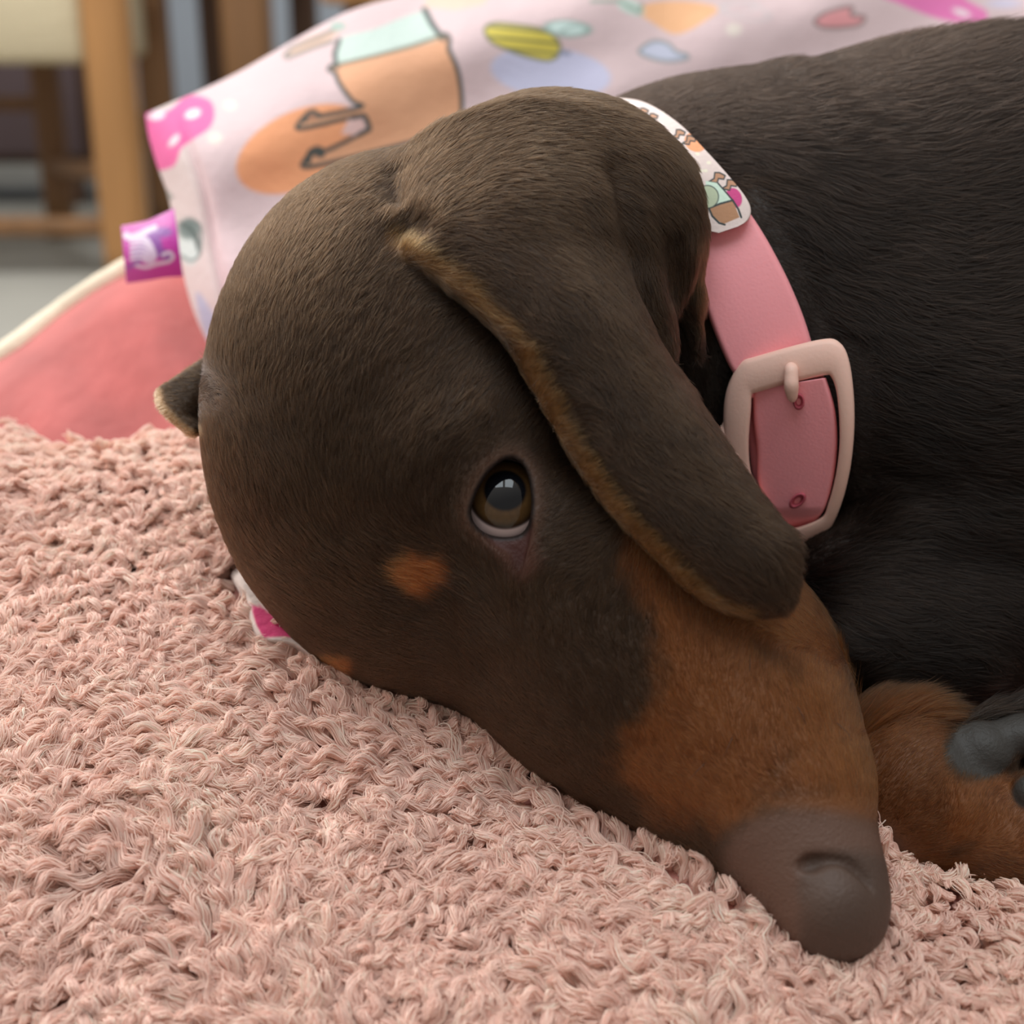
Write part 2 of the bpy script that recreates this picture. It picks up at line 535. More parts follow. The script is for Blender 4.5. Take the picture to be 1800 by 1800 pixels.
paint(line_d(X, Y, [(592, 118), (588, 95), (596, 70)]) - 4.0, LINE)
paint(line_d(X, Y, [(746, 16), (758, 40), (778, 68)]) - 5.0, LINE)
paint(line_d(X, Y, [(594, 114), (660, 98), (720, 82), (776, 63)]) - 3.0, (120, 116, 96))
paint(ell(548, 75, 50, 11, -24), (226, 190, 170)); paint(line_d(X, Y, [(500, 98), (512, 84), (560, 66), (600, 46)]) - 3, (130, 126, 120))
paint(line_d(X, Y, [(505, 102), (550, 84), (585, 72)]) - 3, (130, 126, 120)); paint(ell(594, 46, 14, 8, 0), (170, 190, 180))
paint(ell(548, 205, 9, 8), (180, 130, 104)); paint(line_d(X, Y, smooth([(536, 212), (540, 200), (552, 196), (562, 204)], 4)) - 4, LINE)
paint(ell(560, 268, 10, 9), (110, 96, 88)); paint(line_d(X, Y, smooth([(542, 284), (545, 268), (558, 262), (566, 272)], 4)) - 5, LINE)
# tail of another at the top edge
paint(poly_sd(X, Y, [(746, 12), (760, -40), (900, -60), (850, 8), (800, 18)]), (232, 204, 184), 5)
# bee
paint(ell(968, 128, 106, 44, 6), (208, 206, 232))
beep = smooth([(852, 52), (868, 41), (910, 44), (955, 52), (980, 70), (984, 92), (966, 106), (930, 100), (890, 86), (862, 72)], 5, True)
paint(poly_sd(X, Y, beep), (232, 212, 92))
bs = np.sin(((Y - 41) - (X - 850) * 0.10) / 18.0 * 2 * math.pi)
paint(np.maximum(poly_sd(X, Y, beep), (0.55 - bs) * 5), (140, 134, 80), 2.5)
paint(line_d(X, Y, np.vstack([beep, beep[:1]])) - 2.5, (130, 130, 96))
paint(ell(998, 50, 38, 13, 4), (216, 236, 232)); paint(np.abs(ell(998, 50, 38, 13, 4)) - 1.5, (150, 176, 168)); paint(np.abs(ell(1010, 55, 24, 9, -12)) - 1.2, (160, 184, 176))
paint(line_d(X, Y, [(985, 92), (1000, 94)]) - 3.5, (140, 146, 170))
# hearts
h1 = smooth([(1124, 92), (1136, 78), (1155, 72), (1176, 78), (1188, 90), (1206, 96), (1208, 103), (1180, 108), (1150, 104)], 5, True)
paint(poly_sd(X, Y, h1), (206, 208, 228)); paint(line_d(X, Y, np.vstack([h1, h1[:1]])) - 2.5, (140, 150, 152))
h2 = smooth([(1432, 38), (1448, 24), (1478, 14), (1498, 13), (1497, 26), (1520, 30), (1510, 44), (1476, 49), (1446, 48)], 5, True)
paint(poly_sd(X, Y, h2), (242, 166, 170)); paint(line_d(X, Y, np.vstack([h2, h2[:1]])) - 2.8, (150, 130, 130))
# orange blob and leaf
paint(poly_sd(X, Y, smooth([(1118, 18), (1150, 4), (1210, 2), (1262, 14), (1240, 36), (1205, 56), (1180, 59), (1150, 42)], 5, True)), (250, 192, 146))
paint(ell(1108, 12, 26, 12, 25), (206, 226, 216)); paint(line_d(X, Y, [(1040, 2), (1090, 2), (1125, 22), (1128, 8)]) - 3, (156, 172, 160))
paint(np.abs(ell(1310, 20, 42, 14, 12)) - 1.5, (214, 200, 202)); paint(np.abs(ell(1300, 14, 30, 10, -8)) - 1.5, (222, 206, 208))
# magenta lettering band at right
paint(poly_sd(X, Y, smooth([(1550, -10), (1580, 6), (1640, 30), (1690, 40), (1730, 38), (1734, 20), (1700, 0), (1680, -20), (1600, -40)], 5, True)), (240, 128, 190))
paint(ell(1690, 22, 16, 6, 20), (250, 226, 234)); paint(ell(1765, 6, 30, 8, 0), (214, 206, 228), 5)
# greenish sketch on the seam
paint(ell(333, 432, 19, 34, -4), (222, 232, 228), 4); paint(ell(332, 402, 20, 19), (120, 136, 132), 6)
for k in range(5):
    paint(line_d(X, Y, smooth([(316 + 4 * k, 392 + 3 * k), (335 + 3 * k, 400 + 4 * k), (344 + k, 425 + 4 * k)], 4)) - 1.8, (84, 100, 96), 2)
paint(line_d(X, Y, smooth([(320, 450), (335, 458), (350, 448), (354, 420), (350, 395), (330, 386)], 4)) - 2.2, (110, 124, 120), 3)
paint(line_d(X, Y, [(292, 336), (302, 346), (298, 350)]) - 3, (160, 160, 152), 3)
paint(poly_sd(X, Y, smooth([(345, 515), (362, 530), (385, 575), (395, 640), (380, 640), (365, 600), (350, 555)], 4, True)), (190, 190, 214), 6)
paint(poly_sd(X, Y, smooth([(448, 640), (700, 700), (760, 900), (500, 900)], 4, True)), (240, 104, 166))
front = W(X, Y, Df); back = W(X, Y, Db)[::6, ::6]
# rest of the closed pillow: back shell welded visually by sharing the outline depth
V1 = front.reshape(-1, 3); f1 = grid_faces(nu, nv)[:, ::-1]
nb0, nb1 = back.shape[:2]
bi = np.arange(0, nu, 6); bj = np.arange(0, nv, 6)
f2 = grid_faces(nb0, nb1, off=len(V1))
me = mesh_from('pillow', np.concatenate([V1, back.reshape(-1, 3)]), np.concatenate([f1, f2]))
set_col(me, np.concatenate([B_.reshape(-1, 3), B_[::6, ::6].reshape(-1, 3)]))
pil = empty('pillow', W(900, 500, 0.47), 'pale pink pillow printed with a bee, hearts and an animal in a mint sweater', 'pillow')
link('pillow_cover', me, m_print, pil)
# seam tag
m_tag = mat_('magenta_satin', attr='tint', rough=0.4, sheen=0.2, bump=(900, 0.0002, (1, 1, 1)))
ta = smooth([(213, 397), (250, 390), (268, 384), (306, 366)], 8); tb = smooth([(222, 498), (260, 493), (290, 488), (322, 486)], 8)
nt_ = 200; nh = 160
tt = np.linspace(0, 1, nt_)
A_ = arc_eval(ta, tt); Bb = arc_eval(tb, tt)
hh = np.linspace(0, 1, nh)
TX = A_[:, None, 0] * (1 - hh) + Bb[:, None, 0] * hh; TYY = A_[:, None, 1] * (1 - hh) + Bb[:, None, 1] * hh
X, Y = TX, TYY
B_ = lin((208, 62, 178)) * np.ones(TX.shape + (3,))
PUR = (150, 84, 176); WH = (236, 218, 242)
paint(ell(285, 408, 18, 9), PUR, 4); paint(poly_sd(X, Y, [(262, 404), (280, 410), (286, 436), (305, 445), (300, 460), (262, 448), (238, 470), (232, 440), (250, 425)]), PUR, 4)
paint(line_d(X, Y, smooth([(226, 418), (245, 412), (262, 404), (272, 400)], 4)) - 5, WH, 2)
paint(line_d(X, Y, smooth([(222, 414), (236, 420), (252, 420), (262, 430), (270, 448)], 4)) - 6, WH, 2)
for k in range(5):
    y0 = 424 + 8 * k
    paint(line_d(X, Y, smooth([(230, y0), (248, y0 - 2), (262 + k, y0 + 4)], 4)) - 2.6, WH, 1.5)
paint(ell(262, 452, 13, 12), (226, 206, 236), 3)
paint(line_d(X, Y, smooth([(238, 466), (256, 470), (276, 464), (296, 460), (304, 452), (298, 444), (286, 448)], 5)) - 3, WH, 2)
paint(line_d(X, Y, [(226, 470), (236, 464)]) - 3, PUR, 3)
TD = 0.392 + 0.012 * np.linspace(1, 0, nt_)[:, None] ** 1.5 * np.ones((1, nh)) - 0.004 * np.sin(np.linspace(0, math.pi, nh))[None] - 0.005
f_ = W(TX, TYY, TD); bk_ = W(TX, TYY, TD + 0.0012)
V2 = np.concatenate([f_.reshape(-1, 3), bk_.reshape(-1, 3)])
fa = grid_faces(nt_, nh)[:, ::-1]; fb = grid_faces(nt_, nh, off=nt_ * nh)
rg = [i * nh for i in range(nt_)] + [(nt_ - 1) * nh + j for j in range(1, nh)] + [i * nh + nh - 1 for i in range(nt_ - 2, -1, -1)] + [j for j in range(nh - 2, 0, -1)]
rg = np.array(rg); rn = np.roll(rg, -1); fc = np.stack([rg, rn, rn + nt_ * nh, rg + nt_ * nh], -1)
me = mesh_from('seam_tag', V2, np.concatenate([fa, fb, fc]))
set_col(me, np.tile(B_.reshape(-1, 3), (2, 1)))
o = link('seam_tag', me, m_tag, pil); o['label'] = 'magenta satin tag with white script'

# ------------------------------------------------------------------ fleece blanket surface
def blanket_d(px, py):
    inv = 1.908 + 0.0014 * py
    inv = inv - 0.36 * sstep(1420, 1650, px) * sstep(1800, 1430, py)
    inv = inv + 0.05 * np.sin(px * 0.0045 + 0.6) * np.sin(py * 0.005 + 1.0) + 0.035 * (noise2(px / 240 + 9, py / 240 + 3, 21, 2) - .5)
    inv = inv - 0.75 * sstep(1050, 1450, px) * sstep(1340, 1000, py)
    # soft rounded far edge
    e = np.clip((900 - py) / 140.0, 0, 1)
    inv = inv - 0.22 * e ** 2.2
    return 1.0 / inv


bx_ = np.linspace(-700, 2500, 260)


def bl_top(px):
    return 781 + 7 * np.sin(px * 0.012) - 6 * np.sin(px * 0.03)


by_ = np.linspace(0, 1, 200)
BX, BV = np.meshgrid(bx_, by_, indexing='ij')
BYY = bl_top(BX) + (2500 - bl_top(BX)) * BV
P = W(BX, BYY, blanket_d(BX, BYY))
nu, nv = P.shape[:2]
V = P.reshape(-1, 3); Fq = grid_faces(nu, nv)[:, ::-1]
nrm_down = -UP * 0.012 + FWD * 0.008
V2 = V + np.array([0, 0.004, -0.010])
ring = np.array([i * nv for i in range(nu)] + [(nu - 1) * nv + j for j in range(1, nv)] + [i * nv + nv - 1 for i in range(nu - 2, -1, -1)] + [j for j in range(nv - 2, 0, -1)])
rn = np.roll(ring, -1)
me = mesh_from('blanket', np.concatenate([V, V2]), np.concatenate([Fq, Fq[:, ::-1] + len(V), np.stack([ring, rn, rn + len(V), ring + len(V)], -1)]))
m_blanket = mat_('rose_fleece_backing', (196, 138, 128), 0.95, bump=(500, 0.001, (1, 1, 1)))  # backing coloured darker to stand in for shadow in the gaps between tufts
blk = empty('blanket', W(500, 1500, 0.26), 'dusty pink sherpa fleece blanket the dog lies on', 'blanket')
link('backing', me, m_blanket, blk)

# ------------------------------------------------------------------ the dog: one distance field, one skin
def sph(px, py, d, r, k=0.010):
    return ('e', cc(px, py, d), np.array([r * d / F] * 3), np.eye(3), k)


def elp(px, py, d, rx, ry, rz, ang=0, k=0.010, tilt=(0, 0)):
    """rx, ry in px, rz in mm; ang: image rotation (deg, clockwise); tilt yaw/pitch in deg"""
    a_ = -math.radians(ang)
    R = np.array([[math.cos(a_), math.sin(a_), 0], [-math.sin(a_), math.cos(a_), 0], [0, 0, 1.0]])
    ty, tp = math.radians(tilt[0]), math.radians(tilt[1])
    Ry = np.array([[math.cos(ty), 0, -math.sin(ty)], [0, 1, 0], [math.sin(ty), 0, math.cos(ty)]])
    Rx = np.array([[1, 0, 0], [0, math.cos(tp), -math.sin(tp)], [0, math.sin(tp), math.cos(tp)]])
    return ('e', cc(px, py, d), np.array([rx * d / F, ry * d / F, rz / 1000.0]), Ry @ Rx @ R, k)


def cone(p, q, k=0.010):
    return ('c', cc(*p[:3]), cc(*q[:3]), p[3] * p[2] / F, q[3] * q[2] / F, k)


def sd_ell(P_, c, r, R):
    q = (P_ - c) @ R.T
    k0 = np.sqrt(((q / r) ** 2).sum(-1)); k1 = np.sqrt(((q / (r * r)) ** 2).sum(-1))
    return k0 * (k0 - 1) / np.maximum(k1, 1e-9)


def sd_cone(P_, a_, b_, r1, r2):
    ba = b_ - a_
    t = np.clip(((P_ - a_) @ ba) / (ba @ ba), 0, 1)
    return np.linalg.norm(P_ - a_ - t[..., None] * ba, axis=-1) - (r1 + (r2 - r1) * t)


def smin(a_, b_, k):
    h = np.maximum(k - np.abs(a_ - b_), 0) / k
    return np.minimum(a_, b_) - h * h * k * 0.25


def smax(a_, b_, k):
    return -smin(-a_, -b_, k)


EYE = (886, 886, 0.2523, 84)
EYE_C = cc(*EYE[:3]); EYE_R = EYE[3] * EYE[2] / F
OPEN = smooth([(893, 806), (915, 814), (929, 840), (934, 880), (931, 912), (919, 936), (893, 944), (860, 940), (838, 925), (828, 905), (832, 882), (845, 852), (864, 825)], 4, True)
TEAR = smooth([(845, 930), (890, 948), (932, 920), (928, 960), (915, 1005), (908, 1004), (893, 975), (865, 955)], 4, True)

HEAD = [
    # skull
    sph(738, 604, 0.290, 333), elp(706, 732, 0.288, 338, 340, 41), elp(812, 856, 0.286, 396, 386, 42, k=0.012),
    # muzzle
    elp(1082, 1090, 0.272, 290, 303, 33, k=0.010), elp(1222, 1226, 0.265, 262, 260, 28, k=0.010), elp(1322, 1348, 0.256, 190, 194, 22, k=0.009),
    elp(1394, 1452, 0.246, 138, 144, 16, k=0.008),
    elp(1452, 1560, 0.2375, 108, 104, 10.5, k=0.006), elp(1464, 1605, 0.2360, 91, 86, 10, k=0.003),
    elp(1470, 1592, 0.2290, 58, 58, 4.2, k=0.002),
    # upper lip lobe at the right
    elp(1424, 1360, 0.2545, 96, 96, 13, k=0.004),
    # cheek and brow
    elp(1010, 1010, 0.252, 120, 150, 9, ang=-30, k=0.014),
    elp(800, 800, 0.2520, 120, 55, 8, ang=-40, k=0.014),
    # nape behind the ear and the back fold of the ear
    elp(975, 408, 0.283, 262, 240, 27, k=0.006),
    elp(1112, 402, 0.2715, 112, 158, 12, k=0.006),
    cone((1194, 400, 0.2740, 36), (1206, 520, 0.2765, 27), k=0.003),
    cone((1206, 520, 0.2765, 27), (1224, 610, 0.2800, 12), k=0.003),
]
TORSO = [
    cone((1000, 560, 0.332, 290), (1260, 585, 0.347, 430), k=0.010),
    cone((1260, 585, 0.347, 432), (1780, 630, 0.362, 578), k=0.012),
    cone((1780, 630, 0.362, 578), (2500, 640, 0.380, 590), k=0.012),
    elp(1690, 730, 0.314, 280, 230, 35, ang=15, k=0.020),
    elp(1660, 1165, 0.302, 260, 84, 15, k=0.010),
    cone((1500, 1030, 0.298, 120), (2000, 1120, 0.300, 170), k=0.005),
    cone((1560, 930, 0.292, 60), (1900, 900, 0.290, 95), k=0.007),
    cone((1440, 1130, 0.288, 85), (1640, 1130, 0.292, 95), k=0.010),
    # fore paw
    cone((1400, 1390, 0.282, 130), (1590, 1385, 0.274, 142), k=0.006),
    cone((1590, 1390, 0.274, 136), (1760, 1478, 0.266, 98), k=0.008),
    cone((1760, 1480, 0.266, 92), (1960, 1530, 0.262, 105), k=0.008),
    elp(1835, 1400, 0.270, 90, 70, 8, ang=-20, k=0.006),
    elp(1680, 1420, 0.262, 40, 34, 4, ang=-40, k=0.005),
    # pads
    elp(1720, 1316, 0.268, 66, 58, 8, ang=15, k=0.0018), elp(1790, 1288, 0.268, 60, 40, 7, k=0.0018), elp(1812, 1392, 0.2585, 36, 34, 4, k=0.0012),
]
# ear control net: rows from the base to the tip, columns from front edge to rear edge
EAR = np.array([
    [(702, 300, .2700), (800, 235, .2650), (930, 200, .2640), (1080, 230, .2680), (1190, 300, .2760)],
    [(694, 400, .2540), (810, 370, .2505), (940, 340, .2490), (1080, 350, .2560), (1200, 400, .2700)],
    [(782, 478, .2465), (880, 450, .2435), (980, 440, .2440), (1090, 460, .2530), (1190, 510, .2690)],
    [(890, 570, .2425), (960, 545, .2385), (1040, 540, .2390), (1110, 560, .2480), (1170, 610, .2640)],
    [(950, 672, .2405), (1020, 650, .2365), (1090, 640, .2370), (1150, 650, .2440), (1200, 690, .2560)],
    [(1012, 782, .2390), (1080, 760, .2350), (1150, 745, .2350), (1210, 750, .2410), (1255, 775, .2500)],
    [(1080, 880, .2375), (1140, 860, .2340), (1205, 842, .2335), (1265, 838, .2380), (1305, 850, .2450)],
    [(1155, 960, .2365), (1210, 945, .2330), (1268, 925, .2325), (1322, 908, .2355), (1352, 915, .2400)],
    [(1226, 1026, .2360), (1275, 1010, .2330), (1325, 985, .2320), (1364, 958, .2335), (1384, 950, .2365)],
    [(1292, 1062, .2360), (1322, 1052, .2340), (1352, 1036, .2330), (1378, 1014, .2335), (1388, 1000, .2355)],
    [(1340, 1070, .2365), (1354, 1068, .2350), (1366, 1062, .2345), (1378, 1052, .2350), (1384, 1042, .2360)],
])
RIM = smooth([(708, 428), (796, 490), (900, 582), (962, 685), (1022, 792), (1092, 892), (1166, 968), (1232, 1034), (1300, 1066), (1352, 1068)], 14)
RIMD = np.interp(np.arange(len(RIM)), np.linspace(0, len(RIM) - 1, 10), [.2535, .2455, .2415, .2395, .2380, .2365, .2355, .2352, .2352, .2355])
RIMR = np.interp(np.arange(len(RIM)), np.linspace(0, len(RIM) - 1, 10), [1.8, 2.3, 2.4, 2.3, 2.2, 2.1, 1.9, 1.7, 1.5, 1.2])
EARW = np.array([3.0, 2.6, 2.3, 2.0, 1.8, 1.7, 1.6, 1.6, 1.5, 1.5, 1.5])  # half thickness mm
FAR = np.array([
    [(420, 610, .300), (410, 650, .298), (400, 690, .298), (400, 740, .300)],
    [(360, 645, .296), (352, 675, .293), (352, 710, .292), (362, 748, .294)],
    [(318, 672, .292), (308, 695, .290), (318, 725, .288), (345, 752, .289)],
    [(286, 690, .290), (285, 700, .289), (296, 722, .286), (338, 757, .285)],
])


def net_eval(net, nu_, nv_):
    rows = np.array([smooth(r, max(2, nv_ // (net.shape[1] - 1))) for r in net])
    cols = np.array([smooth(rows[:, j], max(2, nu_ // (net.shape[0] - 1))) for j in range(rows.shape[1])])
    return cols.transpose(1, 0, 2)


def group(P_, prims):
    s = None
    for p in prims:
        d_ = sd_ell(P_, *p[1:4]) if p[0] == 'e' else sd_cone(P_, *p[1:5])
        s = d_ if s is None else smin(s, d_, p[-1])
    return s


def sdf(P_):
    return smin(group(P_, HEAD), group(P_, TORSO), 0.0025)


def trace(prims, px_, py_, far=.345):
    px_, py_ = np.broadcast_arrays(np.asarray(px_, float), np.asarray(py_, float))
    t_ = np.full(px_.shape, .2)
    for _ in range(60):
        t_ = np.minimum(t_ + np.maximum(group(cc(px_, py_, t_), prims), 0) * .8, far)
    return t_


def px_of(P_):
    return 900 + P_[..., 0] / P_[..., 2] * F, 900 - P_[..., 1] / P_[..., 2] * F


def carve(s, P_):
    # broad hollow of the stop and eye socket
    s = smax(s, -sd_ell(P_, cc(968, 900, .2335), np.array([.0065, .013, .0045]), np.eye(3)), 0.006)
    s = smax(s, -sd_ell(P_, cc(815, 965, .2350), np.array([.008, .006, .0035]), np.eye(3)), 0.006)
    # lids around the eyeball
    s = smin(s, sd_ell(P_, EYE_C, np.array([EYE_R + .0005] * 3), np.eye(3)), 0.007)
    px, py = px_of(P_)
    near = (np.abs(px - 886) < 130) & (np.abs(py - 900) < 170) & (P_[..., 2] < EYE_C[2] + .002)
    if near.any():
        q = P_[near]; sc_ = q[:, 2] / F
        ro = np.linalg.norm(q - EYE_C, axis=-1)
        # lid rim: thickened ring following the opening
        sdp = poly_sd(px[near], py[near], OPEN) * sc_
        ring_ = np.sqrt((sdp - .0010) ** 2 + (ro - EYE_R - .0003) ** 2) - .0008
        s2 = smin(s[near], ring_, .0015)
        # fold around the lids
        gr = np.sqrt((sdp - .0040) ** 2 + (ro - EYE_R - .0014) ** 2) - .0006
        s2 = smax(s2, -gr, .0025)
        s2 = smax(s2, -np.maximum(sdp, q[:, 2] - EYE_C[2]), .0008)
        sdt = poly_sd(px[near], py[near], TEAR) * sc_
        s2 = smax(s2, -np.maximum(sdt, q[:, 2] - .2441), .0012)
        s[near] = s2
    near = (px > 1250) & (py > 1380)
    if near.any():
        q = P_[near]; s2 = s[near]
        # nostril slit
        cut = None
        for a_, b_ in zip(NOS[:-1], NOS[1:]):
            c_ = sd_cone(q, a_[:3], b_[:3], a_[3], b_[3])
            cut = c_ if cut is None else np.minimum(cut, c_)
        s2 = smax(s2, -cut, .0009)
        s[near] = s2
    return s


def path3(pts, prims, deep):
    out_ = []
    for x_, y_, r_ in pts:
        d_ = float(trace(prims, x_, y_))
        out_.append(np.append(cc(x_, y_, d_ + deep), r_))
    return out_


NOS = path3([(1413, 1523, .0011), (1424, 1519, .0016), (1440, 1515, .0013), (1460, 1512, .0008), (1484, 1516, .0008), (1505, 1529, .0010), (1522, 1548, .0009), (1530, 1562, .0006)], HEAD, .0005)
H = 0.00060
LO = np.array([-0.080, -0.083, 0.215]); HI = np.array([0.150, 0.110, 0.452])
NG = np.ceil((HI - LO) / H).astype(int) + 1
BS = 12
NB = np.ceil(NG / BS).astype(int); NG = NB * BS + 1
print('grid', NG)


def splat(net, wid, E):
    S_ = net_eval(net, 150, 110)
    wv = np.interp(np.linspace(0, 1, S_.shape[0]), np.linspace(0, 1, len(wid)), wid)[:, None] / 1000
    C_ = cc(S_[..., 0], S_[..., 1], S_[..., 2]).reshape(-1, 3)
    w_ = (wv * np.ones((1, S_.shape[1]))).ravel()
    R_ = int(math.ceil((w_.max() + .0020) / H))
    base_ = np.round((C_ - LO) / H).astype(int)
    st = np.array([NG[1] * NG[2], NG[2], 1])
    fl_ = E.reshape(-1)
    rg_ = np.arange(-R_, R_ + 1)
    for i in rg_:
        for j in rg_:
            for k in rg_:
                if i * i + j * j + k * k > (R_ + .8) ** 2:
                    continue
                ix = base_ + (i, j, k)
                ok = ((ix >= 0) & (ix < NG)).all(1)
                ix = ix[ok]
                dd = np.sqrt((((LO + ix * H) - C_[ok]) ** 2).sum(1)) - w_[ok]
                np.minimum.at(fl_, ix @ st, dd.astype(np.float32))


E = np.full(NG, 0.0035, np.float32)
splat(EAR, EARW, E)
rim3 = np.concatenate([RIM, RIMD[:, None]], 1)[:, None, :].repeat(2, 1); rim3[:, 1, 0] += .5
splat(rim3, RIMR, E)
splat(FAR, np.array([2.0, 1.8, 1.6, 1.4]), E)
GRO = [[np.append(cc(x_, y_, d_), r_) for x_, y_, d_, r_ in g_] for g_ in (
    [(1082, 290, .2545, .0012), (1112, 400, .2525, .0020), (1140, 500, .2535, .0022), (1172, 610, .2570, .0020), (1200, 680, .262, .0016)],
    [(700, 398, .2500, .0022), (722, 402, .2485, .0012)],
    [(690, 360, .2560, .0006), (684, 300, .2610, .0010)],
    [(1185, 430, .2610, .0006), (1195, 500, .2640, .0016), (1215, 560, .2670, .0018)],
)]


def after(s, P_):
    for g_ in GRO:
        cut = None
        for a_, b_ in zip(g_[:-1], g_[1:]):
            c_ = sd_cone(P_, a_[:3], b_[:3], a_[3], b_[3])
            cut = c_ if cut is None else np.minimum(cut, c_)
        s = smax(s, -cut, .0050)
    return s


VOL = np.full(NG, 1.0, np.float32)
ax = [LO[i] + np.arange(NG[i]) * H for i in range(3)]
# coarse pass on block centres
bc = [LO[i] + (np.arange(NB[i]) * BS + BS / 2) * H for i in range(3)]
CG = np.stack(np.meshgrid(*bc, indexing='ij'), -1)
CS = sdf(CG)
rad = BS * H * 0.87 + 0.006
for bi_ in range(NB[0]):
    for bj_ in range(NB[1]):
        for bk_i in range(NB[2]):
            sl = tuple(slice(b_ * BS, b_ * BS + BS + 1) for b_ in (bi_, bj_, bk_i))
            cs = CS[bi_, bj_, bk_i]
            e_ = E[sl]
            if abs(cs) > rad and e_.min() > 0.003:
                VOL[sl] = np.minimum(VOL[sl], 1.0) if cs > 0 else -1.0
                continue
            G_ = np.stack(np.meshgrid(ax[0][sl[0]], ax[1][sl[1]], ax[2][sl[2]], indexing='ij'), -1)
            s_ = carve(sdf(G_), G_)
            s_ = smin(s_, e_, 0.0022)
            s_ = after(s_, G_)
            VOL[sl] = s_
# fill inside blocks that share faces consistently
del E


def surface_nets(V_, lo, h):
    ins = V_ < 0
    c = np.zeros(tuple(n - 1 for n in V_.shape), np.uint8)
    for i in (0, 1):
        for j in (0, 1):
            for k in (0, 1):
                c += ins[i:V_.shape[0] - 1 + i, j:V_.shape[1] - 1 + j, k:V_.shape[2] - 1 + k]
    act = (c > 0) & (c < 8)
    idx = np.argwhere(act)
    ident = np.full(act.shape, -1, np.int32)
    ident[act] = np.arange(len(idx))
    acc = np.zeros((len(idx), 3)); cnt = np.zeros(len(idx))
    corners = [(i, j, k) for i in (0, 1) for j in (0, 1) for k in (0, 1)]
    val = {o_: V_[idx[:, 0] + o_[0], idx[:, 1] + o_[1], idx[:, 2] + o_[2]].astype(float) for o_ in corners}
    for a_ in corners:
        for b_ in corners:
            if sum(b_) - sum(a_) == 1 and all(y_ >= x_ for x_, y_ in zip(a_, b_)):
                va, vb = val[a_], val[b_]
                m_ = (va < 0) != (vb < 0)
                t_ = np.clip(va / np.where(m_, va - vb, 1), 0, 1)
                pa, pb = np.array(a_, float), np.array(b_, float)
                acc[m_] += pa + (pb - pa) * t_[m_, None]; cnt[m_] += 1
    vv = lo + (idx + acc / cnt[:, None]) * h
    quads = []
    for ax_ in range(3):
        o1, o2 = [(1, 2), (2, 0), (0, 1)][ax_]
        n_ = V_.shape
        s0 = [slice(1, n_[i] - 1) for i in range(3)]; s0[ax_] = slice(0, n_[ax_] - 1)
        s1 = list(s0); s1[ax_] = slice(1, n_[ax_])
        A0 = ins[tuple(s0)]; A1 = ins[tuple(s1)]
        e_ = np.argwhere(A0 != A1)
        off_ = np.array([0 if i == ax_ else 1 for i in range(3)])
        flip = A0[tuple(e_.T)]
        e_ = e_ + off_
        d1 = np.zeros(3, int); d1[o1] = 1; d2 = np.zeros(3, int); d2[o2] = 1
        q = [e_ - d1 - d2, e_ - d2, e_, e_ - d1]
        Q = np.stack([ident[tuple(x_.T)] for x_ in q], -1)
        Q[~flip] = Q[~flip][:, ::-1]
        quads.append(Q)
    Q = np.concatenate(quads)
    return vv, Q[(Q >= 0).all(1)]


vc, Q = surface_nets(VOL, LO, H)
del VOL
# close look at the cap where the torso leaves the grid is not needed: drop specks
print('dog verts', len(vc), 'faces', len(Q))
# light Laplacian smoothing
for it in range(2):
    acc = np.zeros_like(vc); cnt = np.zeros(len(vc))
    for a_, b_ in ((0, 1), (1, 2), (2, 3), (3, 0)):
        np.add.at(acc, Q[:, a_], vc[Q[:, b_]]); np.add.at(cnt, Q[:, a_], 1)
        np.add.at(acc, Q[:, b_], vc[Q[:, a_]]); np.add.at(cnt, Q[:, b_], 1)
    vc = vc * 0.5 + 0.5 * acc / np.maximum(cnt, 1)[:, None]
vw = to_world(vc)
vol_ = np.einsum('ij,ij->i', vw[Q[:, 0]] - vw.mean(0), np.cross(vw[Q[:, 1]] - vw.mean(0), vw[Q[:, 2]] - vw.mean(0))).sum()
if vol_ < 0:
    Q = Q[:, ::-1].copy()
px, py = px_of(vc); dd = vc[:, 2]

# ---- coat pattern
hgx, hgy = np.arange(250, 1500, 10.0), np.arange(150, 1250, 10.0)
HGX, HGY = np.meshgrid(hgx, hgy, indexing='ij')
HDM = trace(HEAD, HGX, HGY, far=.33)


def head_depth(px_, py_):
    fx = np.clip((px_ - 250) / 10, 0, len(hgx) - 1.001); fy = np.clip((py_ - 150) / 10, 0, len(hgy) - 1.001)
    i_, j_ = fx.astype(int), fy.astype(int); fx = fx - i_; fy = fy - j_
    return (HDM[i_, j_] * (1 - fx) + HDM[i_ + 1, j_] * fx) * (1 - fy) + (HDM[i_, j_ + 1] * (1 - fx) + HDM[i_ + 1, j_ + 1] * fx) * fy


CHOC = lin((55, 38, 24)); DARK = lin((33, 23, 17)); TAN = lin((112, 67, 33)); SKIN = lin((98, 72, 60)); PAD = lin((58, 55, 52))
MUZ = smooth([(1100, 940), (1200, 930), (1300, 960), (1430, 1010), (1490, 1110), (1510, 1215), (1550, 1310), (1575, 1400), (1545, 1450), (1450, 1440), (1380, 1425), (1300, 1445), (1210, 1450), (1120, 1400), (1085, 1330), (1130, 1260), (1160, 1180), (1140, 1090), (1105, 1020)], 5, True)
NOSE = smooth([(1285, 1560), (1280, 1490), (1330, 1440), (1430, 1425), (1545, 1450), (1590, 1530), (1575, 1640), (1520, 1730), (1420, 1720), (1330, 1640)], 5, True)
FNOSE = smooth([(1405, 1600), (1408, 1540), (1430, 1505), (1480, 1495), (1540, 1500), (1590, 1530), (1575, 1640), (1520, 1730), (1420, 1720)], 5, True)
EDGE = smooth([(690, 425), (800, 492), (905, 590), (955, 690), (1010, 790), (1080, 890), (1150, 965), (1220, 1035), (1300, 1078)], 5)


